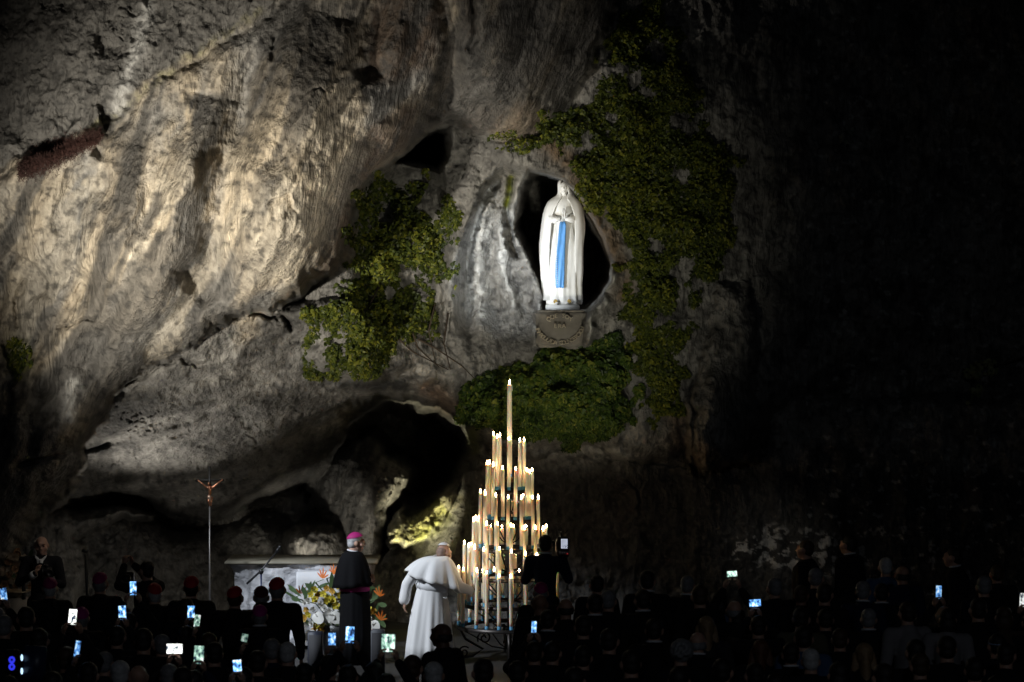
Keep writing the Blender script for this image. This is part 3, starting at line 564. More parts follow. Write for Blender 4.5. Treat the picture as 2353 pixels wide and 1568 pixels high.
for s in (-1, 1):
    bm = BM(); ellipsoid(bm, (s*.075-.01, -.165, .095), (.035, .05, .022)); FT = mesh_obj('foot', bm, marble, ST)
    bm = BM()
    for k in range(6): ellipsoid(bm, (s*.1-.005+.018*math.cos(k), -.19, .12+.018*math.sin(k)), (.016, .01, .016), seg=6, ring=5)
    mesh_obj('gilt_rose', bm, gold, FT)
# pedestal stone with its lettering
stone = mat('grey_stone', (.185, .17, .145), .85, bump=(7, .6, .03), vary=.35, vscale=4)
DP = 42.35; PD = thing('statue_pedestal', 'weathered stone pedestal with raised lettering under the statue', 'pedestal', tuple(P(1286, 800, DP)))
bm = BM(); wq = S(122, DP); hq = S(86, DP)
box(bm, (0, .75, hq/2), (wq, 1.5, hq), bevel=.035); bmesh.ops.subdivide_edges(bm, edges=bm.edges[:], cuts=9, use_grid_fill=True)
for vv in bm.verts:
    f = fbm(np.array([vv.co.x*5]), np.array([vv.co.z*5+vv.co.y]), 77, 4)[0]; vv.co.y += .03+f*.09 if vv.co.y < .2 else 0; vv.co.x += f*.13*abs(vv.co.x)/.38; vv.co.z += f*.05 if vv.co.z < .2 else 0
BLK = mesh_obj('block', bm, stone, PD)
bm = BM()
disc = [(0, -.012), ]
ng = 40; ring0 = [(.29*math.cos(2*math.pi*k/ng), .02, .30+.25*math.sin(2*math.pi*k/ng)) for k in range(ng)]; ring1 = [(.27*math.cos(2*math.pi*k/ng), -.004, .30+.23*math.sin(2*math.pi*k/ng)) for k in range(ng)]
bm.free()
letm = mat('letter_stone', (.42, .37, .28), .8, vary=.25, vscale=9)
def text_mesh(txt, size, ext=.008):
    cu = bpy.data.curves.new('t', 'FONT'); cu.body = txt; cu.size = size; cu.extrude = ext; cu.align_x = 'CENTER'; cu.align_y = 'CENTER'; cu.resolution_u = 2
    o = bpy.data.objects.new('t', cu); COL.objects.link(o); dg = bpy.context.evaluated_depsgraph_get(); me = bpy.data.meshes.new_from_object(o.evaluated_get(dg)); bpy.data.objects.remove(o); return me
def lettering(name, items, parent, m, size, ext=.008):
    bm = BM()
    for ch, x, y, z, rot in items:
        if ch == ' ': continue
        me = text_mesh(ch, size, ext); me.transform(Matrix.Translation((x, y, z)) @ Matrix.Rotation(-rot, 4, 'Y') @ Matrix.Rotation(math.pi/2, 4, 'X')); bm.from_mesh(me); bpy.data.meshes.remove(me)
    return mesh_obj(name, bm, m, parent, smooth=False)
cz = .36
tx = 'IMMACULADA COUNCEPCIOU'; R = .335
lettering('lettering', [(c, R*math.cos(a), -.045, cz+R*.86*math.sin(a), a+math.pi/2) for c, a in zip(tx, np.linspace(math.radians(197), math.radians(343), len(tx)))], BLK, letm, .085, .03)
tx = 'QUE SOY'; lettering('lettering', [(c, (i-3)*.052, -.05, cz+.10-.006*(i-3)**2, -(i-3)*.05) for i, c in enumerate(tx)], BLK, letm, .085, .03)
tx = 'ERA'; lettering('lettering', [(c, (i-1)*.06, -.05, cz-.05, 0) for i, c in enumerate(tx)], BLK, letm, .085, .03)
# ================================================================ candle stand and candles
DC = 40.5; CX = (1170.6-CU)/FPX*DC
iron = mat('wrought_iron', (.035, .03, .027), .38, .7, bump=(30, .2, .004)); brass = mat('worn_brass', (.20, .13, .07), .3, .85)
CS = thing('candle_stand', 'tiered wrought iron candle stand with six rings', 'candle stand', (CX, DC, 0))
def zrow(v): return HCAM-(v-CV)/FPX*DC
TIER = [(zrow(1124), .205), (zrow(1191), .31), (zrow(1257), .395), (zrow(1322), .49), (zrow(1384), .61), (zrow(1434), .69)]
bm = BM(); tube(bm, [(0, 0, .12), (0, 0, .9), (0, 0, 2.42)], [.035, .03, .024], 10); mesh_obj('post', bm, iron, CS)
bm = BM(); lathe(bm, [(.05, 2.40), (.06, 2.43), (.05, 2.47), (.043, 2.47), (.04, 2.44)], 14); mesh_obj('centre_cup', bm, brass, CS)
def scroll(bm, c, r0, turns, a0, rx, n=26, rad=.009, sgn=1):
    pts = []
    for k in range(n):
        t = k/(n-1); r = r0*(1-.85*t); a = a0+sgn*t*turns*2*math.pi; pts.append(Vector(c)+Vector(rx)*r*math.cos(a)+Vector((0, 0, 1))*r*math.sin(a))
    tube(bm, pts, rad, 6)
for z, R in TIER:
    bm = BM(); n_ = 48
    loft(bm, [[((R+o_)*math.cos(2*math.pi*k/n_), (R+o_)*math.sin(2*math.pi*k/n_), z-.035+h_) for k in range(n_)] for o_, h_ in ((.028, -.022), (.032, .03), (.026, .03), (.022, 0), (-.03, 0), (-.034, .016), (-.038, .016), (-.036, -.022))], False, False)
    mesh_obj('ring', bm, iron, CS)
    for k in range(5):
        a = 2*math.pi*(k+.3)/5+z; d = Vector((math.cos(a), math.sin(a), 0)); bm = BM()
        tube(bm, [d*.03+Vector((0, 0, z-.34)), d*R*.35+Vector((0, 0, z-.30)), d*R*.72+Vector((0, 0, z-.15)), d*(R-.02)+Vector((0, 0, z-.05))], .010, 6)
        scroll(bm, d*R*.52+Vector((0, 0, z-.105)), .05, 1.4, .6, d, rad=.006)
        mesh_obj('bracket', bm, iron, CS)
for k in range(4):
    a = 2*math.pi*k/4-math.pi/2+.12; d = Vector((math.cos(a), math.sin(a), 0)); bm = BM()
    tube(bm, [d*.66+Vector((0, 0, .40)), d*.60+Vector((0, 0, .28)), d*.36+Vector((0, 0, .14)), d*.5+Vector((0, 0, .05)), d*.72+Vector((0, 0, .02))], .018, 8)
    scroll(bm, d*.34+Vector((0, 0, .29)), .10, 1.6, -.5, d, rad=.012); scroll(bm, d*.62+Vector((0, 0, .10)), .085, 1.5, 2.4, d, rad=.012, sgn=-1)
    mesh_obj('scroll_foot', bm, iron, CS)
bm = BM(); box(bm, (0, -.69, .2), (.05, .05, .44), bevel=.006); mesh_obj('front_post', bm, iron, CS)
# wax and flame
wax = mat('candle_wax', (.93, .77, .60), .45, spec=.25, sss=.8, bump=(40, .2, .004), vary=.05)
waxb = mat('blue_wax', (.07, .27, .44), .5, sss=.25, vary=.1); wickm = mat('wick', (.02, .015, .01), .9)
fm = bpy.data.materials.new('flame'); fm.use_nodes = True; n = fm.node_tree.nodes; L = fm.node_tree.links; n.remove(n['Principled BSDF'])
em = n.new('ShaderNodeEmission'); em.inputs[1].default_value = 62; tc = n.new('ShaderNodeTexCoord'); sx = n.new('ShaderNodeSeparateXYZ'); rp = n.new('ShaderNodeValToRGB')
rp.color_ramp.elements[0].color = (1, .74, .44, 1); rp.color_ramp.elements[1].color = (1, .62, .26, 1); q = rp.color_ramp.elements.new(.35); q.color = (1, .80, .52, 1)
L.new(tc.outputs['Generated'], sx.inputs[0]); L.new(sx.outputs['Z'], rp.inputs[0]); L.new(rp.outputs[0], em.inputs[0]); L.new(em.outputs[0], n['Material Output'].inputs[0])
flame_me = []
for k in range(3):
    bm = BM(); h = .046+.008*k; lean = (k-1)*.005
    loft(bm, [[(r*math.cos(2*math.pi*i/8)+lean*(zz/h)**2, r*math.sin(2*math.pi*i/8), zz) for i in range(8)] for r, zz in ((.002, 0), (.008, .008), (.0105, .018), (.0085, h*.6), (.005, h*.83), (.0008, h))])
    me = bpy.data.meshes.new('flame'); bm.to_mesh(me); bm.free(); me.materials.append(fm); me.polygons.foreach_set('use_smooth', [True]*len(me.polygons)); flame_me.append(me)
def candle(x, y, z, h, r, label, group, lean=None, blue_h=.075):
    rn = random.Random(int(x*1e4)+int(h*1e4)+int(y*900))
    o = thing('candle', label, 'candle', (x, y, z), rn.uniform(0, 6), group)
    o.rotation_euler = (rn.uniform(-.012, .012), rn.uniform(-.012, .012), rn.uniform(0, 6))
    bm = BM(); rings = []; nn = 12
    zs = list(np.linspace(blue_h, h, 9))
    for i, zz in enumerate(zs):
        rr = r*(1-.10*(zz/h)); rings.append([((rr*(1+.06*math.sin(k*2.1+rn.random()*1.5)*(i/8)))*math.cos(2*math.pi*k/nn), rr*(1+.06*rn.uniform(-1, 1)*(i/8))*math.sin(2*math.pi*k/nn), zz) for k in range(nn)])
    rings.append([(r*.62*math.cos(2*math.pi*k/nn), r*.62*math.sin(2*math.pi*k/nn), h-.006) for k in range(nn)])
    loft(bm, rings)
    for k in range(rn.randint(1, 3)):     # drips
        a = rn.uniform(0, 6.28); ln = rn.uniform(.05, .2)
        tube(bm, [(r*.9*math.cos(a), r*.9*math.sin(a), h-.004), (r*.99*math.cos(a), r*.99*math.sin(a), h-ln*.5), (r*1.0*math.cos(a), r*1.0*math.sin(a), h-ln)], [.004, .005, .004], 5)
    mesh_obj('wax', bm, wax, o)
    bm = BM(); lathe(bm, [(r*1.0, 0), (r*1.015, .01), (r*1.01, blue_h)], 12); mesh_obj('blue_base', bm, waxb, o)
    bm = BM(); tube(bm, [(0, 0, h-.012), (.001, 0, h+.012)], .0018, 5); wk = mesh_obj('wick', bm, wickm, o)
    f = bpy.data.objects.new('flame', rn.choice(flame_me)); link(f, wk); f.location = (0, 0, h+.004); f.scale = (1, 1, rn.uniform(.85, 1.15))
    return o
# x in the close view, height of the flame tip there, front(+) or back(-) of the ring
TX = [[(331, 352, 0), (349, 365, 1), (362, 360, -1), (404, 375, 1), (457, 382, 1), (477, 380, 1)],
      [(297, 493, 0), (310, 490, -1), (328, 503, 1), (376, 515, 1), (435, 520, 1), (489, 525, 1), (503, 532, 1), (514, 525, 0)],
      [(266, 630, 0), (286, 628, -1), (293, 640, 1), (343, 648, 1), (399, 657, 1), (415, 668, -1), (465, 660, 1), (471, 648, -1), (521, 658, 1), (545, 660, 0)],
      [(233, 768, 0), (245, 760, -1), (257, 757, -1), (299, 785, 1), (315, 792, -1), (349, 785, 1), (371, 800, -1), (415, 792, 1), (426, 795, -1), (480, 808, 1), (489, 797, -1), (531, 805, 1), (545, 797, -1), (568, 812, 1), (583, 798, 0)],
      [(190, 878, 0), (213, 890, 1), (221, 882, -1), (240, 900, 1), (289, 910, 1), (319, 925, -1), (357, 905, 1), (374, 925, -1), (420, 918, 1), (433, 925, -1), (481, 930, 1), (489, 928, -1), (535, 938, 1), (543, 910, 0), (600, 930, 1)],
      [(163, 992, 0), (184, 1003, 1), (214, 995, -1), (249, 1010, 1), (299, 1018, 1), (358, 1035, 1), (416, 1038, 1), (487, 1030, 1), (280, 1010, -1), (330, 1010, -1), (455, 1012, -1), (540, 1012, -1), (600, 1015, 1), (636, 1005, 0)]]
ORD = ['topmost', 'second', 'third', 'fourth', 'fifth', 'lowest']
for t, ((z, R), row) in enumerate(zip(TIER, TX)):
    for x, ft, fb in row:
        dx = (x-407)/1.2057*.5745/FPX*DC; dx = max(-R, min(R, dx))
        dy = -fb*math.sqrt(max(0, R*R-dx*dx))
        vt = (1430+ft/1.2057)*.5745; zt = HCAM-(vt-CV)/FPX*(DC+dy); h = max(.55, min(.86, zt-.07-(z-.035)))
        candle(CX+dx, DC+dy, z-.035, h, .0255, 'tall lit candle with blue base on the %s ring of the candle stand' % ORD[t], 'candles on the %s ring' % ORD[t])
wb = wax.node_tree.nodes['Principled BSDF']; wb.inputs['Subsurface Radius'].default_value = (.05, .028, .016); wb.inputs['Subsurface Scale'].default_value = 1.0
candle(CX, DC, 2.44, HCAM-(884-CV)/FPX*DC-2.44, .037, 'thick tall candle standing above all others at the tip of the candle stand', None)
for k in range(10): pass
# ================================================================ altar, cross, microphone, flowers and other furniture
def local(root, D):                      # pixel -> point relative to a thing
    return lambda u, v, dy=0: P(u, v, D+dy)-root.location
DA = 42.0; AL = thing('altar', 'pale rough hewn stone altar with a thin top slab', 'altar', tuple(P(700, 668+FPX*HCAM/DA, DA)))
Lp = local(AL, DA); marb = mat('rough_marble', (.46, .46, .48), .7, bump=(7, 1.0, .07), vary=.5, vscale=4.5)
# front outline narrows downwards on both sides, broken edges
zt = Lp(520, 1297).z; nx, nz = 70, 30; rows = []
for j in range(nz+1):
    t = j/nz; z = zt*(1-t); ins = .02+.26*(1-math.exp(-t*2.2))+.03*math.sin(t*17)
    xa = Lp(520, 0).x+ins; xb = Lp(862, 0).x-ins; row = []
    for i in range(nx+1):
        s = i/nx; x = xa+(xb-xa)*s; f = fbm(np.array([x*2.2]), np.array([z*2.2]), 8, 5)[0]; c = ridged(np.array([x*1.6+3]), np.array([z*1.6]), 18, 4)[0]
        row.append((x, f*.22-c*.09-.10*math.sin(math.pi*s)+.25*t*t*0, z))
    rows.append(row)
bm = BM(); fv = loft(bm, rows, closed=False); bk = loft(bm, [[(x, .95, z) for x, y, z in r] for r in (rows[0], rows[-1])], closed=False)
for a, b in zip(fv[0], fv[0][1:]): pass
for k in range(nx): bm.faces.new((fv[0][k], fv[0][k+1], bk[0][k+1], bk[0][k]))
for e in (0, nx):
    vsid = [r[e] for r in fv]; bm.faces.new(vsid+[bk[1][e], bk[0][e]] if e == 0 else (vsid+[bk[1][e], bk[0][e]])[::-1])
mesh_obj('block', bm, marb, AL)
bm = BM(); xa, xb = Lp(517, 0).x, Lp(868, 0).x; box(bm, ((xa+xb)/2, .46, zt+.024), (xb-xa, 1.12, .045), bevel=.01); mesh_obj('top_slab', bm, mat('altar_slab', (.22, .20, .15), .55, bump=(20, .3, .01), vary=.2), AL)
# small table under a white cloth
cl = thing('cloth_table', 'small table under a white cloth before the stone altar', 'table', tuple(P(728, 668+FPX*HCAM/41.6, 41.6))); Lc = local(cl, 41.6)
bm = BM(); n_ = 80; xa, xb, z1 = Lc(681, 0).x, Lc(779, 0).x, Lc(0, 1316).z; rings = []
per = []
for k in range(n_):
    s = 4*k/n_; e = int(s); f = s-e; c = [(xa, 0), (xb, 0), (xb, .5), (xa, .5), (xa, 0)]; per.append((c[e][0]+(c[e+1][0]-c[e][0])*f, c[e][1]+(c[e+1][1]-c[e][1])*f, k))
mx, my = (xa+xb)/2, .25
for j in range(9):
    t = j/8; rings.append([(mx+(x-mx)*(1+.07*t+.05*t*math.sin(k*.75)), my+(y-my)*(1+.10*t+.10*t*math.sin(k*.75)), z1-t*(z1-.05)) for x, y, k in per])
loft(bm, rings, True, False); mesh_obj('cloth', bm, mat('white_linen', (.72, .73, .76), .8, bump=(60, .1, .003)), cl)
bm = BM(); box(bm, (mx, my, z1-.02), (xb-xa-.03, .46, .03)); mesh_obj('tabletop', bm, mat('dark_wood', (.06, .04, .025), .6), cl)
for a in (xa+.06, xb-.06):
    for b_ in (.06, .44): bm = BM(); tube(bm, [(a, b_, 0), (a, b_, z1-.035)], .02, 8); mesh_obj('leg', bm, MATS['dark_wood'], cl)
# processional crucifix
DX = 41.2; cr = thing('crucifix', 'tall dark processional cross with a copper coloured figure', 'crucifix', tuple(P(482, 668+FPX*HCAM/DX, DX))); Lx = local(cr, DX)
dk = mat('dark_oak', (.045, .038, .03), .55); cop = mat('copper', (.55, .24, .13), .32, .85, bump=(60, .2, .003)); pm = mat('grey_pole', (.16, .15, .14), .4, .6)
bm = BM(); tube(bm, [(0, 0, .03), Lx(482, 1158)], .013, 8); mesh_obj('pole', bm, pm, cr)
bm = BM(); lathe(bm, [(.16, 0), (.16, .02), (.05, .04), (.02, .06)], 16); mesh_obj('foot', bm, pm, cr)
bm = BM(); za, zb = Lx(482, 1072).z, Lx(482, 1166).z; box(bm, (0, 0, (za+zb)/2), (.036, .02, za-zb), bevel=.003); mesh_obj('upright', bm, dk, cr)
zc = Lx(482, 1104).z; bm = BM(); box(bm, (0, .002, zc), (S(66, DX), .018, .034), bevel=.003); mesh_obj('crossbar', bm, dk, cr)
g = lambda u, v, y=-.035: Lx(u, v)+Vector((0, y, 0))
bm = BM()
for a in ([(455, 1104), (466, 1112), (477, 1121)], [(511, 1103), (500, 1111), (489, 1121)]): tube(bm, [g(*a[0], -.016), g(*a[1]), g(*a[2])], [.009, .013, .019], 8); ellipsoid(bm, g(*a[0], -.016), (.013, .01, .013), seg=8, ring=6)
tube(bm, [g(483, 1120), g(483, 1130), g(483, 1137), g(484, 1144)], [.036, .037, .028, .034], 10, flat=.6); ellipsoid(bm, g(483, 1121), (.045, .025, .022))
for a in (-3, 3): tube(bm, [g(484+a, 1142), g(483+a*.9, 1152, -.055), g(484+a*.3, 1163, -.02)], [.02, .017, .011], 8)
tube(bm, [g(483, 1118), g(482, 1114)], .012, 8); ellipsoid(bm, g(481, 1112, -.05), (.021, .024, .028))
mesh_obj('figure', fuse(bm, .006, 2, .6, 'figure'), cop, cr)
bm = BM(); tube(bm, [g(479, 1139), g(483, 1142, -.04), g(484, 1150, -.04)], [.035, .042, .034], 10, flat=.7); mesh_obj('loincloth', bm, mat('pale_copper', (.6, .4, .28), .35, .7), cr)
# boom microphone
DM = 40.9; mi = thing('microphone_stand', 'black boom microphone stand in front of the altar', 'microphone', tuple(P(602, 668+FPX*HCAM/DM, DM))); Lm = local(mi, DM)
blk = mat('black_metal', (.02, .02, .022), .4, .3); navy = mat('navy_pole', (.03, .04, .09), .35, .4)
bm = BM(); tube(bm, [(0, 0, .02), Lm(600, 1317)], .013, 8); mesh_obj('pole', bm, navy, mi)
bm = BM(); tube(bm, [Lm(567, 1342), Lm(600, 1312), Lm(637, 1266)], [.017, .013, .010], 8); mesh_obj('boom', bm, blk, mi)
bm = BM(); ellipsoid(bm, Lm(600, 1314), (.035, .03, .04)); mesh_obj('clutch', bm, blk, mi)
bm = BM(); tube(bm, [Lm(634, 1270), Lm(642, 1259)], [.016, .024], 10); ellipsoid(bm, Lm(643, 1258), (.027, .027, .03)); mesh_obj('microphone', bm, blk, mi)
for k in range(3):
    a = k*2.1+.4; bm = BM(); tube(bm, [(0, 0, .16), (.28*math.cos(a), .28*math.sin(a), .012)], .009, 6); mesh_obj('leg', bm, blk, mi)
# tall floor candlesticks by the cave wall
for u, v, lab, d_ in ((196, 1266, 'grey tapering floor candlestick by the low cave wall', 42.6), (50, 1284, 'black knobbed post beside the cream flowers', 41.2)):
    cs = thing('floor_post', lab, 'post', tuple(P(u+(8 if u > 100 else 3), 668+FPX*HCAM/d_, d_))); Lq = local(cs, d_); m_ = mat('grey_iron', (.12, .12, .11), .5, .5) if u > 100 else blk
    bm = BM(); tube(bm, [Lq(u+8 if u > 100 else u+3, 1400)*Vector((1, 1, 0))+Vector((0, 0, .02)) if 0 else (0, 0, .02), Lq(u+5, 1360), Lq(u+1, v+8)], [.03, .028, .022], 10); mesh_obj('pole', bm, m_, cs)
    bm = BM(); lathe(bm, [(.012, -.03), (.05, -.01), (.055, .015), (.03, .03), (.01, .032)], 14, Lq(u, v)); mesh_obj('knob', bm, m_, cs)
    bm = BM(); lathe(bm, [(.15, 0), (.15, .02), (.05, .04), (.03, .05)], 16); mesh_obj('foot', bm, m_, cs)
# a pair of grey loudspeaker boxes standing low before the flowers
for u0, u1, v0, lab in ((853, 884, 1447, 'small grey loudspeaker box standing beside the black robed person'), (708, 742, 1452, 'small dark blue loudspeaker box in front of the flowers')):
    d_ = 38.5; uc = (u0+u1)/2; sp = thing('loudspeaker', lab, 'loudspeaker', tuple(P(uc, 668+FPX*HCAM/d_, d_))); Ls = local(sp, d_)
    z1 = Ls(uc, v0).z; wd = S(u1-u0, d_); gm = mat('speaker_grey', (.10, .105, .12), .6, vary=.1) if u0 > 800 else mat('speaker_navy', (.025, .03, .05), .5)
    bm = BM(); box(bm, (0, 0, z1/2), (wd, .22, z1), bevel=.01); mesh_obj('cabinet', bm, gm, sp)
    bm = BM(); box(bm, (0, -.112, z1/2), (wd*.86, .012, z1*.9), bevel=.004); mesh_obj('grille', bm, mat('speaker_grille', (.05, .05, .055), .8, bump=(150, .5, .003)), sp)
# ---------------------------------------------------------------- flowers
def petal(bm, base, d, up_, ln, wd, cup=.3):
    d = Vector(d).normalized(); s = d.cross(Vector(up_)).normalized(); nrm = s.cross(d).normalized(); base = Vector(base)
    a = [base, base+d*ln*.35+s*wd*.5+nrm*cup*ln*.1, base+d*ln*.75+s*wd*.42+nrm*cup*ln*.45, base+d*ln+nrm*cup*ln*.7, base+d*ln*.75-s*wd*.42+nrm*cup*ln*.45, base+d*ln*.35-s*wd*.5+nrm*cup*ln*.1]
    c = base+d*ln*.55+nrm*cup*ln*.12; vs = [bm.verts.new(x) for x in a]; vc = bm.verts.new(c)
    for k in range(6): bm.faces.new((vs[k], vs[(k+1) % 6], vc))
def orchid(rn):
    bm = BM(); f = Vector((0, -1, .15)); u_ = Vector((0, .15, 1))
    for k in range(5): a = 2*math.pi*k/5+math.pi/2; petal(bm, (0, 0, 0), Vector((math.cos(a), -.25, math.sin(a))), f, .055, .045, .25)
    for k in range(3): petal(bm, (0, -.012, -.004), Vector((math.cos(k*2.1-1.5)*.6, -1, math.sin(k*2.1-1.5)*.6)), u_, .028, .02, .5)
    return bm
def rose(rn):
    bm = BM()
    for r in range(4):
        for k in range(3+r*2):
            a = 2*math.pi*k/(3+r*2)+r*.6+rn.random()*.3; t = r/3; d = Vector((math.cos(a)*(.25+t), -1.1+t*.75, math.sin(a)*(.25+t))); petal(bm, d*.004, d, Vector((math.cos(a), -.2, math.sin(a))), .03+.014*t, .035, -.35)
    return bm
def anthurium(rn):
    bm = BM(); N = 14; c = bm.verts.new((0, -.01, 0)); vs = []
    for k in range(N): a = 2*math.pi*k/N; r = .085*(1-.28*math.sin(a))*(1-.35*max(0, math.cos(a-math.pi/2))**6); vs.append(bm.verts.new((r*math.cos(a)*.95, -.02*math.cos(a*2)-.015, r*math.sin(a)*1.15)))
    for k in range(N): bm.faces.new((c, vs[k], vs[(k+1) % N]))
    tube(bm, [(0, -.015, -.005), (.004, -.05, .05)], [.007, .004], 6); return bm
def strelitzia(rn):
    bm = BM()
    for k in range(5): a = math.radians(25+k*28); petal(bm, (0, 0, 0), (math.cos(a), -.2+.1*k, math.sin(a)*1.2), (0, -1, .1), .15-.02*abs(k-2), .020, .1)
    return bm
fy = mat('orchid_yellow', (.52, .43, .035), .55, vary=.25, vscale=30); fw = mat('petal_white', (.74, .73, .68), .6, vary=.06); fo = mat('strelitzia_orange', (.75, .19, .03), .5, vary=.2, vscale=20); fg = mat('flower_green', (.07, .12, .045), .5, vary=.3); fam = mat('orchid_amber', (.42, .24, .03), .55, vary=.25)
fcr = mat('petal_cream', (.62, .49, .34), .6, vary=.15, vscale=20); fbr = mat('petal_tan', (.42, .24, .12), .6, vary=.25, vscale=20)
DF = 40.95
FL = thing('flower_arrangement', 'large arrangement of yellow orchids, white roses and orange bird of paradise flowers', 'flowers', tuple(P(775, 668+FPX*HCAM/DF, DF))); Lf = local(FL, DF)
protos = {}
def flower(root, Lq, kind, u, v, sc=1, m=None, dy=0, rn=random.Random(3)):
    key = (kind, rn.randint(0, 2))
    if key not in protos:
        bm = {'orchid': orchid, 'rose': rose, 'anthurium': anthurium, 'strelitzia': strelitzia}[kind](rn); me = bpy.data.meshes.new(kind); bm.to_mesh(me); bm.free(); me.polygons.foreach_set('use_smooth', [True]*len(me.polygons)); me.materials.append(fw); protos[key] = me
    o = bpy.data.objects.new({'orchid': 'orchid', 'rose': 'rose', 'anthurium': 'anthurium', 'strelitzia': 'bird_of_paradise_flower'}[kind], protos[key]); link(o, root); o.location = Lq(u, v, dy)
    o.rotation_euler = (rn.uniform(-.35, .35), rn.uniform(-.7, .7) if kind != 'strelitzia' else rn.uniform(-.25, .25), rn.uniform(-.5, .5)); o.scale = (sc,)*3
    o.material_slots[0].link = 'OBJECT'; o.material_slots[0].material = m; return o
rn = random.Random(21)
for u, v in ((741, 1330), (690, 1365), (767, 1321), (872, 1371), (874, 1426)):
    flower(FL, Lf, 'strelitzia', u, v, 1.1, fo, -.1, rn)
    bm = BM(); e = Lf(u-6, v+4, -.08); tube(bm, [Lf(768, 1440, .1), (Lf(768, 1440, .1)+e)/2+Vector((0, 0, .1)), e+Vector((-.06, 0, -.03)), e+Vector((.05, 0, .012))], [.008, .008, .012, .004], 6); mesh_obj('stem', bm, fg, FL)
for u, v in ((720, 1355), (713, 1367), (731, 1367), (722, 1378), (752, 1353), (763, 1358), (745, 1365), (756, 1374), (748, 1381), (766, 1377), (703, 1402), (710, 1412), (701, 1420), (727, 1438), (739, 1436), (748, 1444), (721, 1449), (735, 1449), (857, 1404), (778, 1345), (781, 1369), (770, 1392), (845, 1398)):
    flower(FL, Lf, 'orchid', u+rn.uniform(-2, 2), v, rn.uniform(.95, 1.2), fam if rn.random() < .25 else fy, rn.uniform(-.16, -.05), rn)
for u, v in ((735, 1388), (718, 1400), (746, 1397), (775, 1386), (758, 1403), (700, 1385), (708, 1381), (774, 1368), (776, 1376), (730, 1412), (760, 1424), (748, 1427), (716, 1433), (859, 1441), (848, 1420)):
    flower(FL, Lf, 'rose', u, v, rn.uniform(.85, 1.2), fw, rn.uniform(-.18, -.06), rn)
for u, v in ((729, 1416), (768, 1415), (757, 1412), (712, 1455), (856, 1436)): flower(FL, Lf, 'anthurium', u, v, rn.uniform(.95, 1.15), fw, -.2, rn)
for k in range(46):
    u = rn.uniform(672, 800) if k < 36 else rn.uniform(845, 890); v = rn.uniform(1350, 1450); bm = BM(); a = rn.uniform(-1.3, 1.3)
    d = Vector((math.sin(a), rn.uniform(-.3, .2), math.cos(a))); petal(bm, Lf(u, v, rn.uniform(-.03, .12)), d, (0, -1, .2), rn.uniform(.14, .3), rn.uniform(.03, .06), .15); mesh_obj('leaf', bm, fg, FL)
for u, v, du, dv in ((762, 1370, 0, -58), (706, 1375, -12, -28), (725, 1360, -25, -20), (690, 1380, -22, -6), (868, 1388, 22, 4), (872, 1425, 14, 18)):
    bm = BM(); a, b_ = Lf(u, v, -.12), Lf(u+du, v+dv, -.12); petal(bm, a, b_-a, (.2, -1, .1), (b_-a).length, .07, .08); mesh_obj('leaf', bm, fg, FL)
bm = BM()
for k in range(420):
    u = rn.uniform(695, 782); v = rn.gauss(1424, 16); ellipsoid(bm, Lf(u, v, rn.uniform(-.16, .05)), (.006,)*3, seg=5, ring=3)
tag(mesh_obj('gypsophila', bm, fw, FL), kind='stuff')
bm = BM(); lathe(bm, [(.18, 0), (.26, .30), (.30, .42), (.27, .42), (.1, .3)], 20, (0, .12, 0)); mesh_obj('vase', bm, mat('vase_dark', (.03, .03, .03), .4), FL)
DF2 = 41.3; FL2 = thing('flower_arrangement', 'cream and tan flowers in a white bowl on a stone pillar by the left rock', 'flowers', tuple(P(32, 668+FPX*HCAM/DF2, DF2))); L2 = local(FL2, DF2)
for k in range(58):
    t = rn.random(); u = rn.gauss(36, 22*(.4+.6*t)); v = 1266+t*82
    if -12 < u < 82: flower(FL2, L2, rn.choice(['rose', 'rose', 'orchid']), u, v, rn.uniform(.9, 1.3), fcr if rn.random() < .62 else fbr, rn.uniform(-.16, .05), rn)
for k in range(14):
    bm = BM(); petal(bm, L2(rn.uniform(10, 65), rn.uniform(1290, 1345), .02), (rn.uniform(-1, 1), -.2, 1), (0, -1, .2), .2, .06, .15); mesh_obj('leaf', bm, fg, FL2)
zb = L2(0, 1357).z
bm = BM(); lathe(bm, [(.05, zb-.10), (.18, zb-.03), (.25, zb), (.23, zb), (.1, zb-.05)], 24); mesh_obj('bowl', bm, fcr, FL2)
bm = BM(); box(bm, (.06, .0, (zb-.1)/2), (.26, .26, zb-.1), bevel=.015); mesh_obj('pillar', bm, mat('pillar_stone', (.34, .31, .27), .75, bump=(12, .4, .02), vary=.15), FL2)
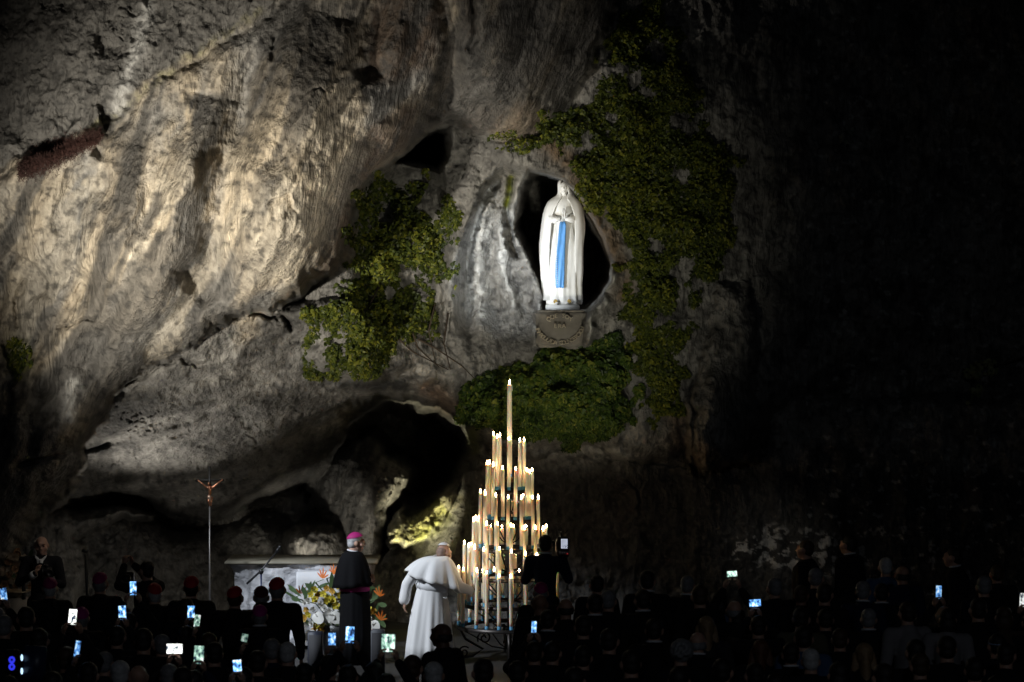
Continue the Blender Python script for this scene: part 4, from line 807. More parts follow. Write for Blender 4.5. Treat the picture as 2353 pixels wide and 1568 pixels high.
# ================================================================ people
V3 = Vector
skin = [mat('skin_%d' % i, c, .5, spec=.35, sss=.15, vary=.08, vscale=20) for i, c in enumerate([(.50, .30, .22), (.42, .24, .17), (.30, .165, .11), (.14, .07, .045)])]
HAIRC = {'grey': (.22, .22, .225), 'white': (.48, .48, .48), 'dark': (.018, .014, .012), 'brown': (.055, .032, .018), 'blond': (.26, .17, .09), 'red': (.12, .045, .02), 'stubble': (.26, .17, .13)}
def hairm(c): return mat('hair_'+c, HAIRC[c], .55, bump=(70, .9, .008), vary=.3, vscale=40)
def cloth(name, c, rough=.85): return mat('cloth_'+name, c, rough, spec=.2, bump=(40, .25, .006), vary=.12, vscale=6)
CL = {'black': cloth('black', (.012, .012, .014)), 'navy': cloth('navy', (.016, .02, .045)), 'charcoal': cloth('charcoal', (.03, .03, .033)), 'denim': cloth('denim', (.05, .10, .20)), 'olive': cloth('olive', (.09, .085, .055)), 'greyshirt': cloth('greyshirt', (.22, .21, .215)),
      'lightblue': cloth('lightblue', (.28, .38, .58)), 'white': cloth('white', (.76, .755, .75)), 'brown': cloth('brown', (.06, .04, .03)), 'maroon': cloth('maroon', (.09, .015, .02)), 'purple': cloth('purple', (.42, .03, .24), .6), 'red': cloth('red', (.48, .02, .03), .6), 'magenta': cloth('magenta', (.36, .02, .15), .6), 'shirt': cloth('shirt', (.7, .7, .72))}
def head_shapes(bm, c, yaw=0, pitch=0, roll=0, s=1.0, ears=True):
    """a head facing -y at yaw 0; pitch > 0 looks down"""
    R = Euler((pitch, roll, yaw), 'XYZ').to_matrix(); c = V3(c)
    def e(o, r, q=None): ellipsoid(bm, c+R @ (V3(o)*s), tuple(x*s for x in r), R.to_euler() if q is None else (R @ q.to_matrix()).to_euler(), 14, 10)
    e((0, .016, .027), (.078, .098, .083)); e((0, -.028, -.035), (.066, .070, .083)); e((0, -.06, -.085), (.035, .035, .03)); e((0, -.085, .045), (.052, .018, .018))
    tube(bm, [c+R @ (V3((0, -.092, .025))*s), c+R @ (V3((0, -.122, -.022))*s)], [.009*s, .017*s], 7); e((0, -.094, -.058), (.026, .012, .012))
    for k in (-1, 1):
        e((k*.056, -.06, -.025), (.026, .03, .03)); e((k*.032, -.09, .02), (.014, .009, .007))
        if ears: e((k*.083, .012, -.008), (.014, .029, .037), Euler((.2, 0, k*.35)))
    return R
def fingers(bm, wrist, d, up_, curl=.5, s=1.0, side=1):
    """palm and five separate fingers: d = way the hand points, up_ = back of the hand"""
    w = V3(wrist); d = V3(d).normalized(); u_ = V3(up_); u_ = (u_-d*u_.dot(d)).normalized(); x = d.cross(u_)*side
    ellipsoid(bm, w+d*.045*s, (.02*s, .05*s, .042*s), Matrix((u_, d, x)).transposed().to_euler(), 10, 8)
    for k, (o_, ln) in enumerate(((-.030, .062), (-.010, .074), (.010, .078), (.029, .068))):
        b0 = w+d*.078*s+x*o_*s; b1 = b0+(d*(1-.5*curl)-u_*curl*.7)*ln*.55*s; b2 = b1+(d*(.9-1.2*curl)-u_*curl*1.1).normalized()*ln*.5*s
        tube(bm, [b0-d*.012*s, b0, b1, b2], [.0095*s, .0095*s, .0085*s, .007*s], 6)
    t0 = w+d*.03*s+x*.034*s; tube(bm, [t0, t0+(d*.5+x*.8)*.03*s, t0+(d*.95+x*.45-u_*curl*.5)*.062*s], [.012*s, .011*s, .008*s], 6)
def limb(bm, pts, rad): 
    tube(bm, pts, rad, 10)
    for p, r in zip(pts, rad): ellipsoid(bm, p, (r, r, r), seg=10, ring=8)
ARMS = {  # right then left: shoulder, elbow, wrist
    'down': [((.19, 0, 1.42), (.25, .03, 1.13), (.24, -.08, .90)), ((-.19, 0, 1.42), (-.25, .03, 1.13), (-.24, -.08, .90))],
    'phone': [((.19, -.02, 1.43), (.26, -.22, 1.46), (.062, -.38, 1.69)), ((-.19, -.02, 1.43), (-.26, -.22, 1.46), (-.062, -.38, 1.69))],
    'high': [((.19, -.02, 1.44), (.25, -.20, 1.60), (.085, -.32, 1.83)), ((-.19, -.02, 1.44), (-.25, -.20, 1.60), (-.085, -.32, 1.83))],
    'photo': [((.19, 0, 1.42), (.27, -.08, 1.15), (.13, -.27, 1.20)), ((-.19, 0, 1.42), (-.27, -.09, 1.17), (-.03, -.27, 1.30))],
    'video': [((.19, -.02, 1.42), (.275, -.13, 1.17), (.10, -.34, 1.33)), ((-.19, -.02, 1.42), (-.285, -.12, 1.19), (-.20, -.30, 1.46))],
    'onehand': [((.19, -.02, 1.43), (.28, -.20, 1.44), (.19, -.36, 1.67)), ((-.19, 0, 1.42), (-.25, .03, 1.13), (-.24, -.08, .90))]}
HROT = {'photo': (.12, .22)}
def body_mesh(pose):
    A_ = ARMS[pose]; bm = BM(); head_shapes(bm, (0, -.02, 1.632), *HROT.get(pose, (0, 0))); tube(bm, [(0, .02, 1.38), (0, .012, 1.46), (0, .0, 1.57)], [.085, .068, .062], 12)
    tube(bm, [(0, 0, .86), (0, 0, 1.0), (0, -.005, 1.12), (0, 0, 1.28), (0, .01, 1.40), (0, .015, 1.45)], [.15, .155, .14, .165, .15, .08], 14, flat=.66)
    for sh, el, wr in A_: limb(bm, [V3(sh), V3(el), V3(wr)], [.052, .042, .028]); ellipsoid(bm, V3(sh)-V3((sh[0]*.25, 0, .0)), (.08, .07, .07))
    for s in (-1, 1): limb(bm, [V3((s*.09, 0, .92)), V3((s*.10, -.015, .50)), V3((s*.10, .02, .09))], [.085, .058, .038]); ellipsoid(bm, (s*.10, -.05, .045), (.045, .12, .04))
    me = fuse(bm, .0135, 3, .4, 'body_'+pose); b2 = BM(); b2.from_mesh(me)
    for k, (sh, el, wr) in enumerate(A_):
        d = (V3(wr)-V3(el)).normalized()
        if pose == 'down' or (pose == 'onehand' and k == 1): fingers(b2, V3(wr)+d*.005, d, V3((1 if k == 0 else -1, 0, 0)), .35, 1, 1 if k == 0 else -1)
        else: fingers(b2, V3(wr)+d*.005, V3((-.15 if k == 0 else .15, -.1, 1)), V3((1 if k == 0 else -1, .35, 0)), .6, .95, 1 if k == 0 else -1)
    me2 = bpy.data.meshes.new('body_'+pose); b2.to_mesh(me2); b2.free(); return me2
def jacket_mesh(pose, coat=False):
    A_ = ARMS[pose]; bm = BM(); z0 = .62 if coat else .80
    tube(bm, [(0, .01, z0), (0, .01, .95), (0, .0, 1.12), (0, .005, 1.28), (0, .012, 1.39), (0, .018, 1.465), (0, .016, 1.525)], [.205, .195, .178, .20, .188, .125, .080], 18, flat=.74)
    for s in (-1, 1): ellipsoid(bm, (s*.095, .015, 1.445), (.105, .062, .05), Euler((0, s*.35, 0)))
    for sh, el, wr in A_:
        e = V3(wr)+(V3(el)-V3(wr)).normalized()*.03; limb(bm, [V3(sh), V3(el), e], [.082, .066, .047]); ellipsoid(bm, V3(sh)-V3((sh[0]*.3, 0, -.005)), (.115, .085, .075))
    return fuse(bm, .017, 4, .45, 'jacket_'+pose)
def legs_mesh():
    bm = BM(); tube(bm, [(0, 0, .98), (0, 0, .85)], [.17, .18], 14, flat=.7)
    for s in (-1, 1): limb(bm, [V3((s*.095, 0, .90)), V3((s*.105, -.01, .50)), V3((s*.105, .02, .07))], [.10, .078, .068])
    return fuse(bm, .02, 3, .5, 'trousers')
PROTO = {p: (body_mesh(p), jacket_mesh(p)) for p in ARMS}
TROU = legs_mesh()
bm = BM(); ellipsoid(bm, (0, -.05, .035), (.05, .14, .042)); SHOE = bpy.data.meshes.new('shoe'); bm.to_mesh(SHOE); bm.free(); SHOE.materials.append(mat('shoe_leather', (.012, .01, .01), .4))
def hair_mesh(kind):
    bm = BM(); hc = V3((0, -.02, 1.632)); rn = random.Random(5)
    if kind in ('short', 'curly', 'long', 'bob'):
        ellipsoid(bm, hc+V3((0, .030, .046)), (.087, .102, .086)); ellipsoid(bm, hc+V3((0, .055, -.01)), (.078, .07, .075))
    if kind == 'curly':
        for k in range(150):
            a = rn.uniform(0, 6.28); b_ = rn.uniform(-.5, 1.4); p = V3((math.cos(a)*math.cos(b_)*.098, .05+math.sin(a)*math.cos(b_)*.105, .03+math.sin(b_)*.10))
            if p.y > -.03 or p.z > .07: ellipsoid(bm, hc+p, (.022,)*3, seg=7, ring=5)
    if kind == 'bob':
        ellipsoid(bm, hc+V3((0, .045, -.04)), (.098, .085, .11))
    if kind == 'long':
        tube(bm, [hc+V3((0, .04, .02)), hc+V3((0, .07, -.10)), hc+V3((0, .085, -.24)), hc+V3((0, .08, -.36))], [.092, .105, .11, .07], 14, flat=.55)
        for s in (-1, 1): tube(bm, [hc+V3((s*.075, .0, .03)), hc+V3((s*.092, .02, -.10)), hc+V3((s*.10, .04, -.24))], [.03, .04, .03], 8)
    if kind == 'fringe':
        for k in range(17):
            a = math.radians(-12+k*(204/16)); ellipsoid(bm, hc+V3((math.cos(a)*.073, .014+math.sin(a)*.086, -.02)), (.019, .019, .042), seg=8, ring=6)
    if kind == 'nape': ellipsoid(bm, hc+V3((0, .040, -.005)), (.083, .082, .072)); ellipsoid(bm, hc+V3((0, .045, -.05)), (.066, .06, .05))
    return fuse(bm, .0075 if kind == 'curly' else .009, 2, .35, 'hair_'+kind)
HAIR = {k: hair_mesh(k) for k in ('short', 'curly', 'long', 'bob', 'fringe', 'nape')}
bm = BM(); tube(bm, [V3((math.cos(a)*.074, .012+math.sin(a)*.066, 1.528+.010*math.sin(a))) for a in np.linspace(0, 2*math.pi, 17)], .012, 6); COLLAR = bpy.data.meshes.new('collar'); bm.to_mesh(COLLAR); bm.free(); COLLAR.materials.append(CL['shirt'])
def cap_mesh(ang=62, r=1.0):
    bm = BM(); ellipsoid(bm, (0, 0, 0), (.0865*r, .108*r, .097*r), seg=20, ring=16); kill = [v for v in bm.verts if v.co.z < .097*math.cos(math.radians(ang))]
    bmesh.ops.delete(bm, geom=kill, context='VERTS'); ellipsoid(bm, (0, 0, .098*r), (.007, .007, .006), seg=6, ring=4)
    me = bpy.data.meshes.new('skullcap'); bm.to_mesh(me); bm.free(); me.polygons.foreach_set('use_smooth', [True]*len(me.polygons)); return me
CAP = cap_mesh(76, 1.08)
def part(name, me, m, parent):
    o = bpy.data.objects.new(name, me); link(o, parent)
    if not me.materials: me.materials.append(m)
    if m: o.material_slots[0].link = 'OBJECT'; o.material_slots[0].material = m
    return o
for me in [m_ for pr in PROTO.values() for m_ in pr]+[TROU, SHOE, COLLAR]+list(HAIR.values()): me.polygons.foreach_set('use_smooth', [True]*len(me.polygons))
def person(label, u, vtop, h, rz, pose='down', hair=('short', 'dark'), top='black', trou='black', sk=0, collar=False, cap=None, group=None, D_=None, xyz=None):
    """a standing person seen from behind unless turned; height and head height in the picture give the distance"""
    if xyz is None:
        d = D_ or FPX*(HCAM-h)/(vtop-CV); xyz = P(u, 0, d); xyz.z = 0
    o = thing('person', label, 'person', tuple(xyz), math.pi+rz, group); s = h/1.752; o.scale = (s,)*3
    b_, j_ = PROTO[pose]; part('body', b_, skin[sk], o); jk = part('jacket', j_, CL[top], o); part('trousers', TROU, CL[trou], o)
    for sx in (-1, 1): q = part('shoe', SHOE, None, o); q.location = (sx*.105, 0, 0)
    if hair: part('hair', HAIR[hair[0]], hairm(hair[1]), o)
    if collar: part('shirt_collar', COLLAR, None, jk)
    if cap: q = part('skullcap', CAP, CL[cap], o); q.location = (0, .0, 1.662); q.rotation_euler = (math.radians(-30), 0, 0)
    return o
# ---------------------------------------------------------------- prelates with skullcaps, seen from behind
for u, vt, cap, hr, lab, h, rz in ((115, 1330, 'magenta', ('fringe', 'white'), 'white haired person in magenta skullcap below the man with the camera', 1.70, .15), (230, 1318, 'magenta', ('short', 'grey'), 'person in magenta skullcap and black cassock near the floor candlestick', 1.76, -.1), (355, 1343, 'red', ('short', 'white'), 'white haired person in bright red skullcap left of the processional cross', 1.68, .3),
        (440, 1327, 'red', ('short', 'dark'), 'dark haired person in red skullcap beside the foot of the processional cross', 1.78, 0), (540, 1350, 'red', ('short', 'brown'), 'person in red skullcap before the left end of the altar', 1.74, -.2), (600, 1350, 'maroon', ('short', 'grey'), 'person in dark plum skullcap and pale collar before the microphone stand', 1.70, .1), (597, 1393, 'purple', ('fringe', 'grey'), 'person in purple skullcap standing behind the plum capped one', 1.64, .1),
        (637, 1330, 'red', ('fringe', 'grey'), 'tall person in red skullcap and black cassock before the altar cloth', 1.82, -.15), (1243, 1341, 'magenta', ('short', 'grey'), 'person in magenta skullcap behind the video cameraman', 1.68, 0), (187, 1398, 'purple', ('fringe', 'grey'), 'person in dim purple skullcap among the dark left crowd', 1.66, .2), (285, 1400, 'maroon', ('short', 'dark'), 'person in dark plum skullcap among the left crowd with phones', 1.66, 0)):
    person(lab, u, vt, h, rz, 'down', ('nape', hr[1]), 'black', 'black', 0, u in (600, 597), cap)
# ---------------------------------------------------------------- the crowd
ORDN = {}
def crowd(u, vc, hair, top='black', sk=0, collar=False, rz=None, h=None, label=None, group=None):
    rn = random.Random(int(u*7+vc)); h = h or rn.uniform(1.64, 1.82); rz = rn.uniform(-.3, .3) if rz is None else rz
    if label is None:
        hd = {'short': '%s haired' % hair[1], 'curly': 'curly %s haired' % hair[1], 'long': 'long %s haired' % hair[1], 'bob': 'bob cut %s haired' % hair[1], 'fringe': 'balding %s haired' % hair[1]}[hair[0]] if hair else 'bald'
        tp = {'black': 'black jacket', 'navy': 'navy jacket', 'charcoal': 'charcoal jacket', 'denim': 'denim jacket', 'olive': 'olive jacket', 'greyshirt': 'pale grey shirt', 'lightblue': 'light blue shirt', 'brown': 'brown coat'}[top]
        zone = [z_ for lim, z_ in ((110, 'by the cream flowers'), (300, 'before the floor candlestick'), (480, 'before the processional cross'), (690, 'before the altar'), (900, 'below the black robed person'), (1090, 'below the white robed person'), (1330, 'below the candle stand'), (1460, 'below the ivy hedge'), (1590, 'below the ivy curtain'), (1700, 'below the rock column'), (1830, 'below the lichen rock'), (1930, 'below the man with glasses'), (2060, 'below the clerical collar man'), (2150, 'below the bare dark wall'), (2230, 'below the suited man alone'), (9999, 'below the hanging sprig')) if u < lim][0]
        row = 'front' if vc < 1400 else ('middle' if vc < 1480 else 'rear')
        label = '%s person, %s%s, %s row %s' % (hd, tp, ' with white collar' if collar else '', row, zone); group = 'crowd: '+label
    return person(label, u, vc-24*(vc/1420)**.5, h, rz, 'down', hair, top, 'black', sk, collar, None, group)
S_, B_ = 'short', None
for a in ((10, 1440, (S_, 'grey')), (241, 1524, (S_, 'grey'), 'charcoal'), (276, 1545, (S_, 'white'), 'lightblue'), (318, 1552, B_, 'black', 0), (372, 1484, (S_, 'grey')), (428, 1399, ('bob', 'brown')), (492, 1502, (S_, 'dark')), (625, 1494, (S_, 'grey'), 'navy', 1), (661, 1502, (S_, 'white'), 'black'),
          (948, 1532, (S_, 'brown')), (997, 1548, (S_, 'white')), (1241, 1388, B_, 'black', 2), (1259, 1427, (S_, 'dark'), 'black', 0, True), (1300, 1398, ('fringe', 'dark'), 'black', 1), (1372, 1347, (S_, 'dark')), (1367, 1390, (S_, 'dark'), 'black', 0, True), (1398, 1382, (S_, 'grey')),
          (1487, 1336, (S_, 'dark'), 'black', 0, True), (1477, 1380, (S_, 'dark'), 'black', 0, True), (1580, 1348, (S_, 'grey'), 'black', 0, True), (1503, 1447, (S_, 'dark'), 'black', 0, True), (1564, 1498, ('curly', 'grey')), (1603, 1475, ('fringe', 'grey'), 'black', 0, True), (1623, 1442, ('long', 'blond'), 'charcoal'),
          (1652, 1385, ('bob', 'dark'), 'denim'), (1695, 1423, (S_, 'dark'), 'black', 0, True), (1608, 1370, (S_, 'brown')), (1780, 1353, (S_, 'grey')), (1875, 1330, (S_, 'grey')), (1841, 1370, (S_, 'brown'), 'black', 2), (1895, 1366, (S_, 'dark')), (1983, 1360, (S_, 'grey'), 'navy', 0, True), (2026, 1366, (S_, 'dark'), 'black', 0, True),
          (2035, 1306, (S_, 'white'), 'denim'), (2074, 1322, ('fringe', 'dark'), 'navy', 1), (2261, 1349, (S_, 'grey')), (2291, 1322, (S_, 'brown')), (1740, 1430, (S_, 'dark')), (1841, 1421, (S_, 'dark'), 'olive'), (1897, 1424, (S_, 'dark')), (1996, 1424, (S_, 'grey'), 'black', 0, True), (2085, 1408, (S_, 'dark'), 'greyshirt'),
          (2178, 1424, ('bob', 'dark'), 'greyshirt'), (2248, 1400, (S_, 'dark')), (2307, 1419, ('bob', 'brown'), 'brown'), (1748, 1496, ('long', 'red'), 'black'), (1817, 1504, (S_, 'dark'), 'black', 1, True), (1863, 1517, (S_, 'white')), (1986, 1504, ('long', 'blond'), 'black'), (1847, 1464, (S_, 'dark'), 'denim'), (1930, 1470, (S_, 'brown')),
          (2104, 1496, (S_, 'dark')), (2176, 1488, (S_, 'dark')), (2312, 1504, (S_, 'dark')), (2240, 1537, (S_, 'dark')), (2114, 1528, (S_, 'brown')), (1734, 1550, (S_, 'dark'), 'lightblue', 0), (1927, 1548, ('bob', 'dark')), (2030, 1552, (S_, 'dark')), (1660, 1540, (S_, 'dark')), (1560, 1560, (S_, 'dark')), (1450, 1520, (S_, 'dark')), (1400, 1470, (S_, 'dark')),
          (1340, 1440, (S_, 'dark')), (1340, 1510, (S_, 'dark')), (1270, 1500, (S_, 'dark')), (1190, 1545, (S_, 'dark')), (1110, 1540, (S_, 'dark')), (1320, 1560, (S_, 'dark')), (860, 1548, ('long', 'dark')), (90, 1470, (S_, 'dark')), (60, 1420, (S_, 'dark')), (330, 1470, (S_, 'dark')), (560, 1560, (S_, 'dark'), 'navy'), (700, 1550, (S_, 'dark'), 'denim'), (120, 1570, (S_, 'dark'), 'lightblue'),
          (420, 1560, (S_, 'dark')), (20, 1580, (S_, 'dark')), (1780, 1575, (S_, 'dark')), (2290, 1580, (S_, 'dark'))):
    crowd(*a)
crowd(1017, 1455, ('fringe', 'dark'), 'black', 3, False, .9, 1.80, 'bald man in dark suit before the white robed person', None)
crowd(2291, 1483, (S_, 'dark'), 'black', 0, False, .2, 1.7, 'person wearing a light blue cap at the right of the crowd', None)
o = [x for x in COL.objects if x.get('label', '').startswith('person wearing a light blue')][0]; q = part('cap', cap_mesh(80, 1.06), CL['lightblue'], o); q.location = (0, 0, 1.64)
# standing people by the right wall
person('man in profile with glasses standing by the lichen covered rock', 1852, 1243, 1.75, math.radians(65), 'down', (S_, 'brown'), 'black', 'black', 0, False)
person('man with white clerical collar standing beside the man with glasses', 1951, 1232, 1.80, math.radians(50), 'down', (S_, 'dark'), 'black', 'black', 0, True)
person('man in dark suit and white shirt standing alone by the dark right wall', 2192, 1260, 1.76, math.radians(75), 'down', (S_, 'dark'), 'black', 'black', 0, True)
# ---------------------------------------------------------------- phones and the people holding them
def screen_mat(i, tint, e):
    m = bpy.data.materials.new('phone_screen_%d' % i); m.use_nodes = True; n = m.node_tree.nodes; L = m.node_tree.links; b = n['Principled BSDF']; b.inputs['Base Color'].default_value = (.01, .01, .012, 1); b.inputs['Roughness'].default_value = .15
    tc = n.new('ShaderNodeTexCoord'); mp = n.new('ShaderNodeMapping'); mp.inputs['Location'].default_value = (i*3.73+.41, i*.61+.37, i*1.37+.23); mp.inputs['Scale'].default_value = (34, 1, 22); L.new(tc.outputs['Object'], mp.inputs[0])
    no = n.new('ShaderNodeTexNoise'); no.inputs['Scale'].default_value = 1; no.inputs['Detail'].default_value = 3; L.new(mp.outputs[0], no.inputs[0]); r = n.new('ShaderNodeValToRGB'); el = r.color_ramp.elements
    el[0].position = .36; el[0].color = (.01, .02, .05, 1); el[1].position = .66; el[1].color = (.95, .98, 1, 1); q = el.new(.47); q.color = (*tint, 1); q = el.new(.56); q.color = (*[min(1, c*1.7+.1) for c in tint], 1)
    L.new(no.outputs[0], r.inputs[0]); L.new(r.outputs[0], b.inputs['Emission Color']); b.inputs['Emission Strength'].default_value = e; return m
phb = mat('phone_body', (.012, .012, .014), .3)
BL, GR, WH = (.10, .30, .75), (.22, .38, .30), (.6, .65, .6)
PH = [(8, 1366, 15, 28, .15, BL, 1.0), (306, 1352, 15, 31, .03, BL, 1.6), (167, 1418, 18, 35, -.08, WH, 2.2), (281, 1408, 17, 31, .06, BL, 1.5), (439, 1408, 16, 31, 0, BL, 1.6), (453, 1427, 13, 28, -.12, GR, .9), (178, 1491, 12, 36, -.15, BL, 1.1), (401, 1491, 36, 22, 0, WH, 2.4), (457, 1505, 22, 41, -.04, GR, 1.2), (545, 1530, 19, 26, .1, BL, 2.0), (562, 1466, 14, 18, -.2, GR, .5),
      (763, 1470, 17, 30, 0, BL, 1.2), (804, 1459, 19, 37, -.04, BL, 1.9), (892, 1478, 31, 40, -.03, GR, 1.5), (1227, 1442, 11, 28, -.05, BL, 1.6), (1682, 1319, 23, 13, .08, GR, 1.5), (1735, 1386, 26, 16, .08, BL, 1.7), (2157, 1361, 13, 30, -.05, BL, .9), (2352, 1379, 18, 31, -.05, WH, .9)]
HOLD = [('grey', 0), ('dark', 0), ('brown', 1), ('dark', 0), ('dark', 2), ('brown', 0), ('dark', 0), ('grey', 0), ('dark', 0), ('dark', 0), ('dark', 0), ('dark', 0), ('dark', 1), ('dark', 0), ('dark', 0), (None, 0), ('dark', 0), (None, 1), ('dark', 0)]
PW = ['by the cream flowers', 'below the cameraman with the black rig', 'showing a white picture', 'left of the red skullcaps', 'by the foot of the cross', 'tilted beside another phone', 'with a narrow slanted screen', 'sideways with a white screen', 'with a greenish picture below the altar', 'with a bright blue screen below the altar', 'with a dim screen below the altar',
      'below the flowers', 'below the black robed person', 'wide, between the two robed people', 'below the candle stand', 'held sideways overhead by the lichen rock', 'sideways with a blue screen below the column', 'held up under the dark right wall', 'at the far end of the right wall']
for i, (u, v, w_, h_, tl, tint, e) in enumerate(PH):
    pose = 'high' if i in (15, 2, 1, 13, 12) else ('onehand' if i in (6, 10, 5) else 'phone'); hz = {'high': 2.01, 'phone': 1.87, 'onehand': 1.85}[pose]
    s = random.Random(i).uniform(.94, 1.0); zp = hz*s-.02; d = FPX*(HCAM-zp)/(v-CV)
    W_, H_ = S(w_, d), S(h_, d); pos = P(u, v, d)
    ph = thing('phone', 'glowing phone '+PW[i], 'phone', tuple(pos)); ph.rotation_euler = (math.radians(-6), -tl, 0)
    bm = BM(); box(bm, (0, .005, 0), (W_+.008, .009, H_+.012), bevel=.003); mesh_obj('case', bm, phb, ph, smooth=False)
    bm = BM(); box(bm, (0, -.0012, 0), (W_, .002, H_)); mesh_obj('screen', bm, screen_mat(i, tint, e), ph, smooth=False)
    hc, sk = HOLD[i]; hx, hy = {'high': (0, .36), 'phone': (0, .42), 'onehand': (-.155, .40)}[pose]
    person(('bald' if hc is None else hc+' haired')+' person holding up the phone '+PW[i], 0, 0, 1.752*s, 0, pose, (S_, hc) if hc else ('fringe', 'grey'), 'navy' if i in (8, 9) else 'black', 'black', sk, False, xyz=(pos.x-hx*s, pos.y-hy*s, 0))
# ================================================================ the two robed figures and the camera crew
def drape(bm, neck, nr, hem, t0=0, n=56, m=14, ripple=.03, seed=0):
    """a cape: from a neck ring down over the shoulders to a hem given per angle"""
    rings = []
    for j in range(m+1):
        t = j/m; r = []
        for k in range(n):
            a = 2*math.pi*k/n; hx = V3(hem(a)); nk = V3(neck)+V3((nr*math.sin(a), -nr*math.cos(a), 0)); s1 = t**.72; s2 = t**1.75
            p = V3((nk.x+(hx.x-nk.x)*s1, nk.y+(hx.y-nk.y)*s1, nk.z+(hx.z-nk.z)*s2)); f = ripple*t*t*(math.sin(a*7+seed)+.6*math.sin(a*13+seed*2)); c = V3((math.sin(a), -math.cos(a), 0)); r.append(p+c*f)
        rings.append(r)
    loft(bm, rings, False, False)
def add_solid(o, th=.012):
    m_ = o.modifiers.new('thickness', 'SOLIDIFY'); m_.thickness = th; m_.offset = -1; return o
wcl = mat('white_wool', (.80, .795, .79), .8, spec=.2, sheen=.2, bump=(90, .12, .003)); wsilk = mat('white_silk', (.82, .82, .83), .45, bump=(30, .15, .004))
k_ = .00583
PO = thing('person', 'person in white cassock, cape and skullcap bending to light a candle', 'person', tuple(P(985, 1525, 40.0))); PO.location.z = 0
hc = V3((.205, .12, 1.475))
bm = BM(); R_ = head_shapes(bm, hc, math.radians(132), .45, .12); tube(bm, [hc+V3((-.02, -.02, -.05)), V3((.13, .04, 1.36))], [.056, .07], 12)
tube(bm, [(0, 0, .5), (.03, 0, 1.0), (.06, .02, 1.15), (.09, .04, 1.3), (.11, .05, 1.38)], [.15, .15, .15, .17, .12], 14, flat=.6)
limb(bm, [V3((-.12, .0, 1.30)), V3((-.30, -.02, 1.05)), V3((-.32, -.03, .84))], [.05, .042, .03]); limb(bm, [V3((.28, .04, 1.26)), V3((.42, .06, 1.0)), V3((.575, .10, .985))], [.05, .042, .03])
for s in (-1, 1): limb(bm, [V3((s*.09, 0, .8)), V3((s*.1, 0, .45)), V3((s*.1, 0, .1))], [.085, .06, .04])
b2 = BM(); b2.from_mesh(fuse(bm, .0115, 3, .5, 'body')); fingers(b2, (-.32, -.03, .83), (-.05, .05, -1), (-1, 0, 0), .4, 1.05, -1); fingers(b2, (.575, .10, .985), (.9, .1, .35), (.1, -1, .3), .8, 1.05, 1)
mesh_obj('body', b2, skin[0], PO)
bm = BM(); rg_ = []
for z, cx, rx, ry, am in ((.02, .0, .325, .27, .11), (.25, .005, .305, .25, .10), (.5, .012, .275, .225, .085), (.75, .022, .245, .20, .06), (.92, .03, .215, .175, .02), (1.02, .04, .20, .16, .008), (1.12, .05, .20, .155, .0), (1.24, .07, .215, .16, 0), (1.34, .09, .18, .13, 0), (1.42, .12, .09, .08, 0)):
    rg_.append(fold_ring(z, cx, rx, ry, 96, am, .7, .01+.04*max(0, z-1)))
loft(bm, rg_); mesh_obj('cassock', bm, wcl, PO)
bm = BM(); loft(bm, [[(x, y, z-.17*(x-.04)) for x, y, z in fold_ring(z, cx, rx, ry, 60, .004, 3, .015)] for z, cx, rx, ry in ((.985, .036, .205, .165), (.99, .036, .214, .174), (1.05, .042, .212, .172), (1.09, .046, .208, .168), (1.16, .054, .213, .168), (1.165, .054, .205, .16))]); mesh_obj('waist_sash', bm, wsilk, PO)
bm = BM(); drape(bm, (.135, .06, 1.425), .07, lambda a: (.075+.375*math.sin(a)-.02*math.cos(a), .05-.26*math.cos(a), 1.09-.135*math.sin(a)+.015*math.sin(a*3)), ripple=.03, seed=1.2)
add_solid(mesh_obj('cape', bm, wcl, PO))
bm = BM(); limb(bm, [V3((-.14, 0, 1.28)), V3((-.29, -.02, 1.06)), V3((-.325, -.03, .86))], [.085, .078, .078]); mesh_obj('sleeve', fuse(bm, .014, 4, .6), wcl, PO)
bm = BM(); limb(bm, [V3((.28, .04, 1.24)), V3((.405, .05, 1.02)), V3((.545, .09, .975))], [.10, .088, .066]); mesh_obj('sleeve', fuse(bm, .014, 4, .6), wcl, PO)
bm = BM(); tube(bm, [V3((.135+math.cos(a)*.072, .065+math.sin(a)*.066, 1.425+.012*math.sin(a))) for a in np.linspace(0, 2*math.pi, 18)], .016, 6); mesh_obj('collar', bm, wsilk, PO)
bm = BM(); tube(bm, [V3((.235, -.1, 1.02)), V3((.255, -.11, .93)), V3((.235, -.12, .885)), V3((.20, -.13, .90))], .006, 6); tube(bm, [V3((-.13, -.1, 1.17)), V3((-.17, -.12, 1.08)), V3((-.14, -.13, 1.03))], .006, 6); mesh_obj('cord', bm, wsilk, PO)
def hair_on(parent, c, R, col, kind='short'):
    bm = BM(); off = V3((0, -.02, 1.632)); me = HAIR[kind].copy(); M = Matrix.Translation(c) @ R.to_4x4() @ Matrix.Translation(-off); me.transform(M); bm.from_mesh(me); bpy.data.meshes.remove(me); return mesh_obj('hair', bm, hairm(col), parent)
def cap_on(parent, c, R, m, ang=58, sc=1.06):
    me = cap_mesh(ang, sc); me.transform(Matrix.Translation(c) @ R.to_4x4() @ Matrix.Translation((0, .018, .033)) @ Matrix.Rotation(math.radians(-16), 4, 'X')); return mesh_obj('skullcap', me, m, parent)
hair_on(PO, hc, R_, 'stubble', 'nape'); cap_on(PO, hc, R_, wsilk, 60)
for s in (-1, 1): bm = BM(); ellipsoid(bm, (s*.1, -.03, .04), (.05, .13, .04)); mesh_obj('shoe', bm, mat('shoe_leather', (.012, .01, .01), .4), PO)
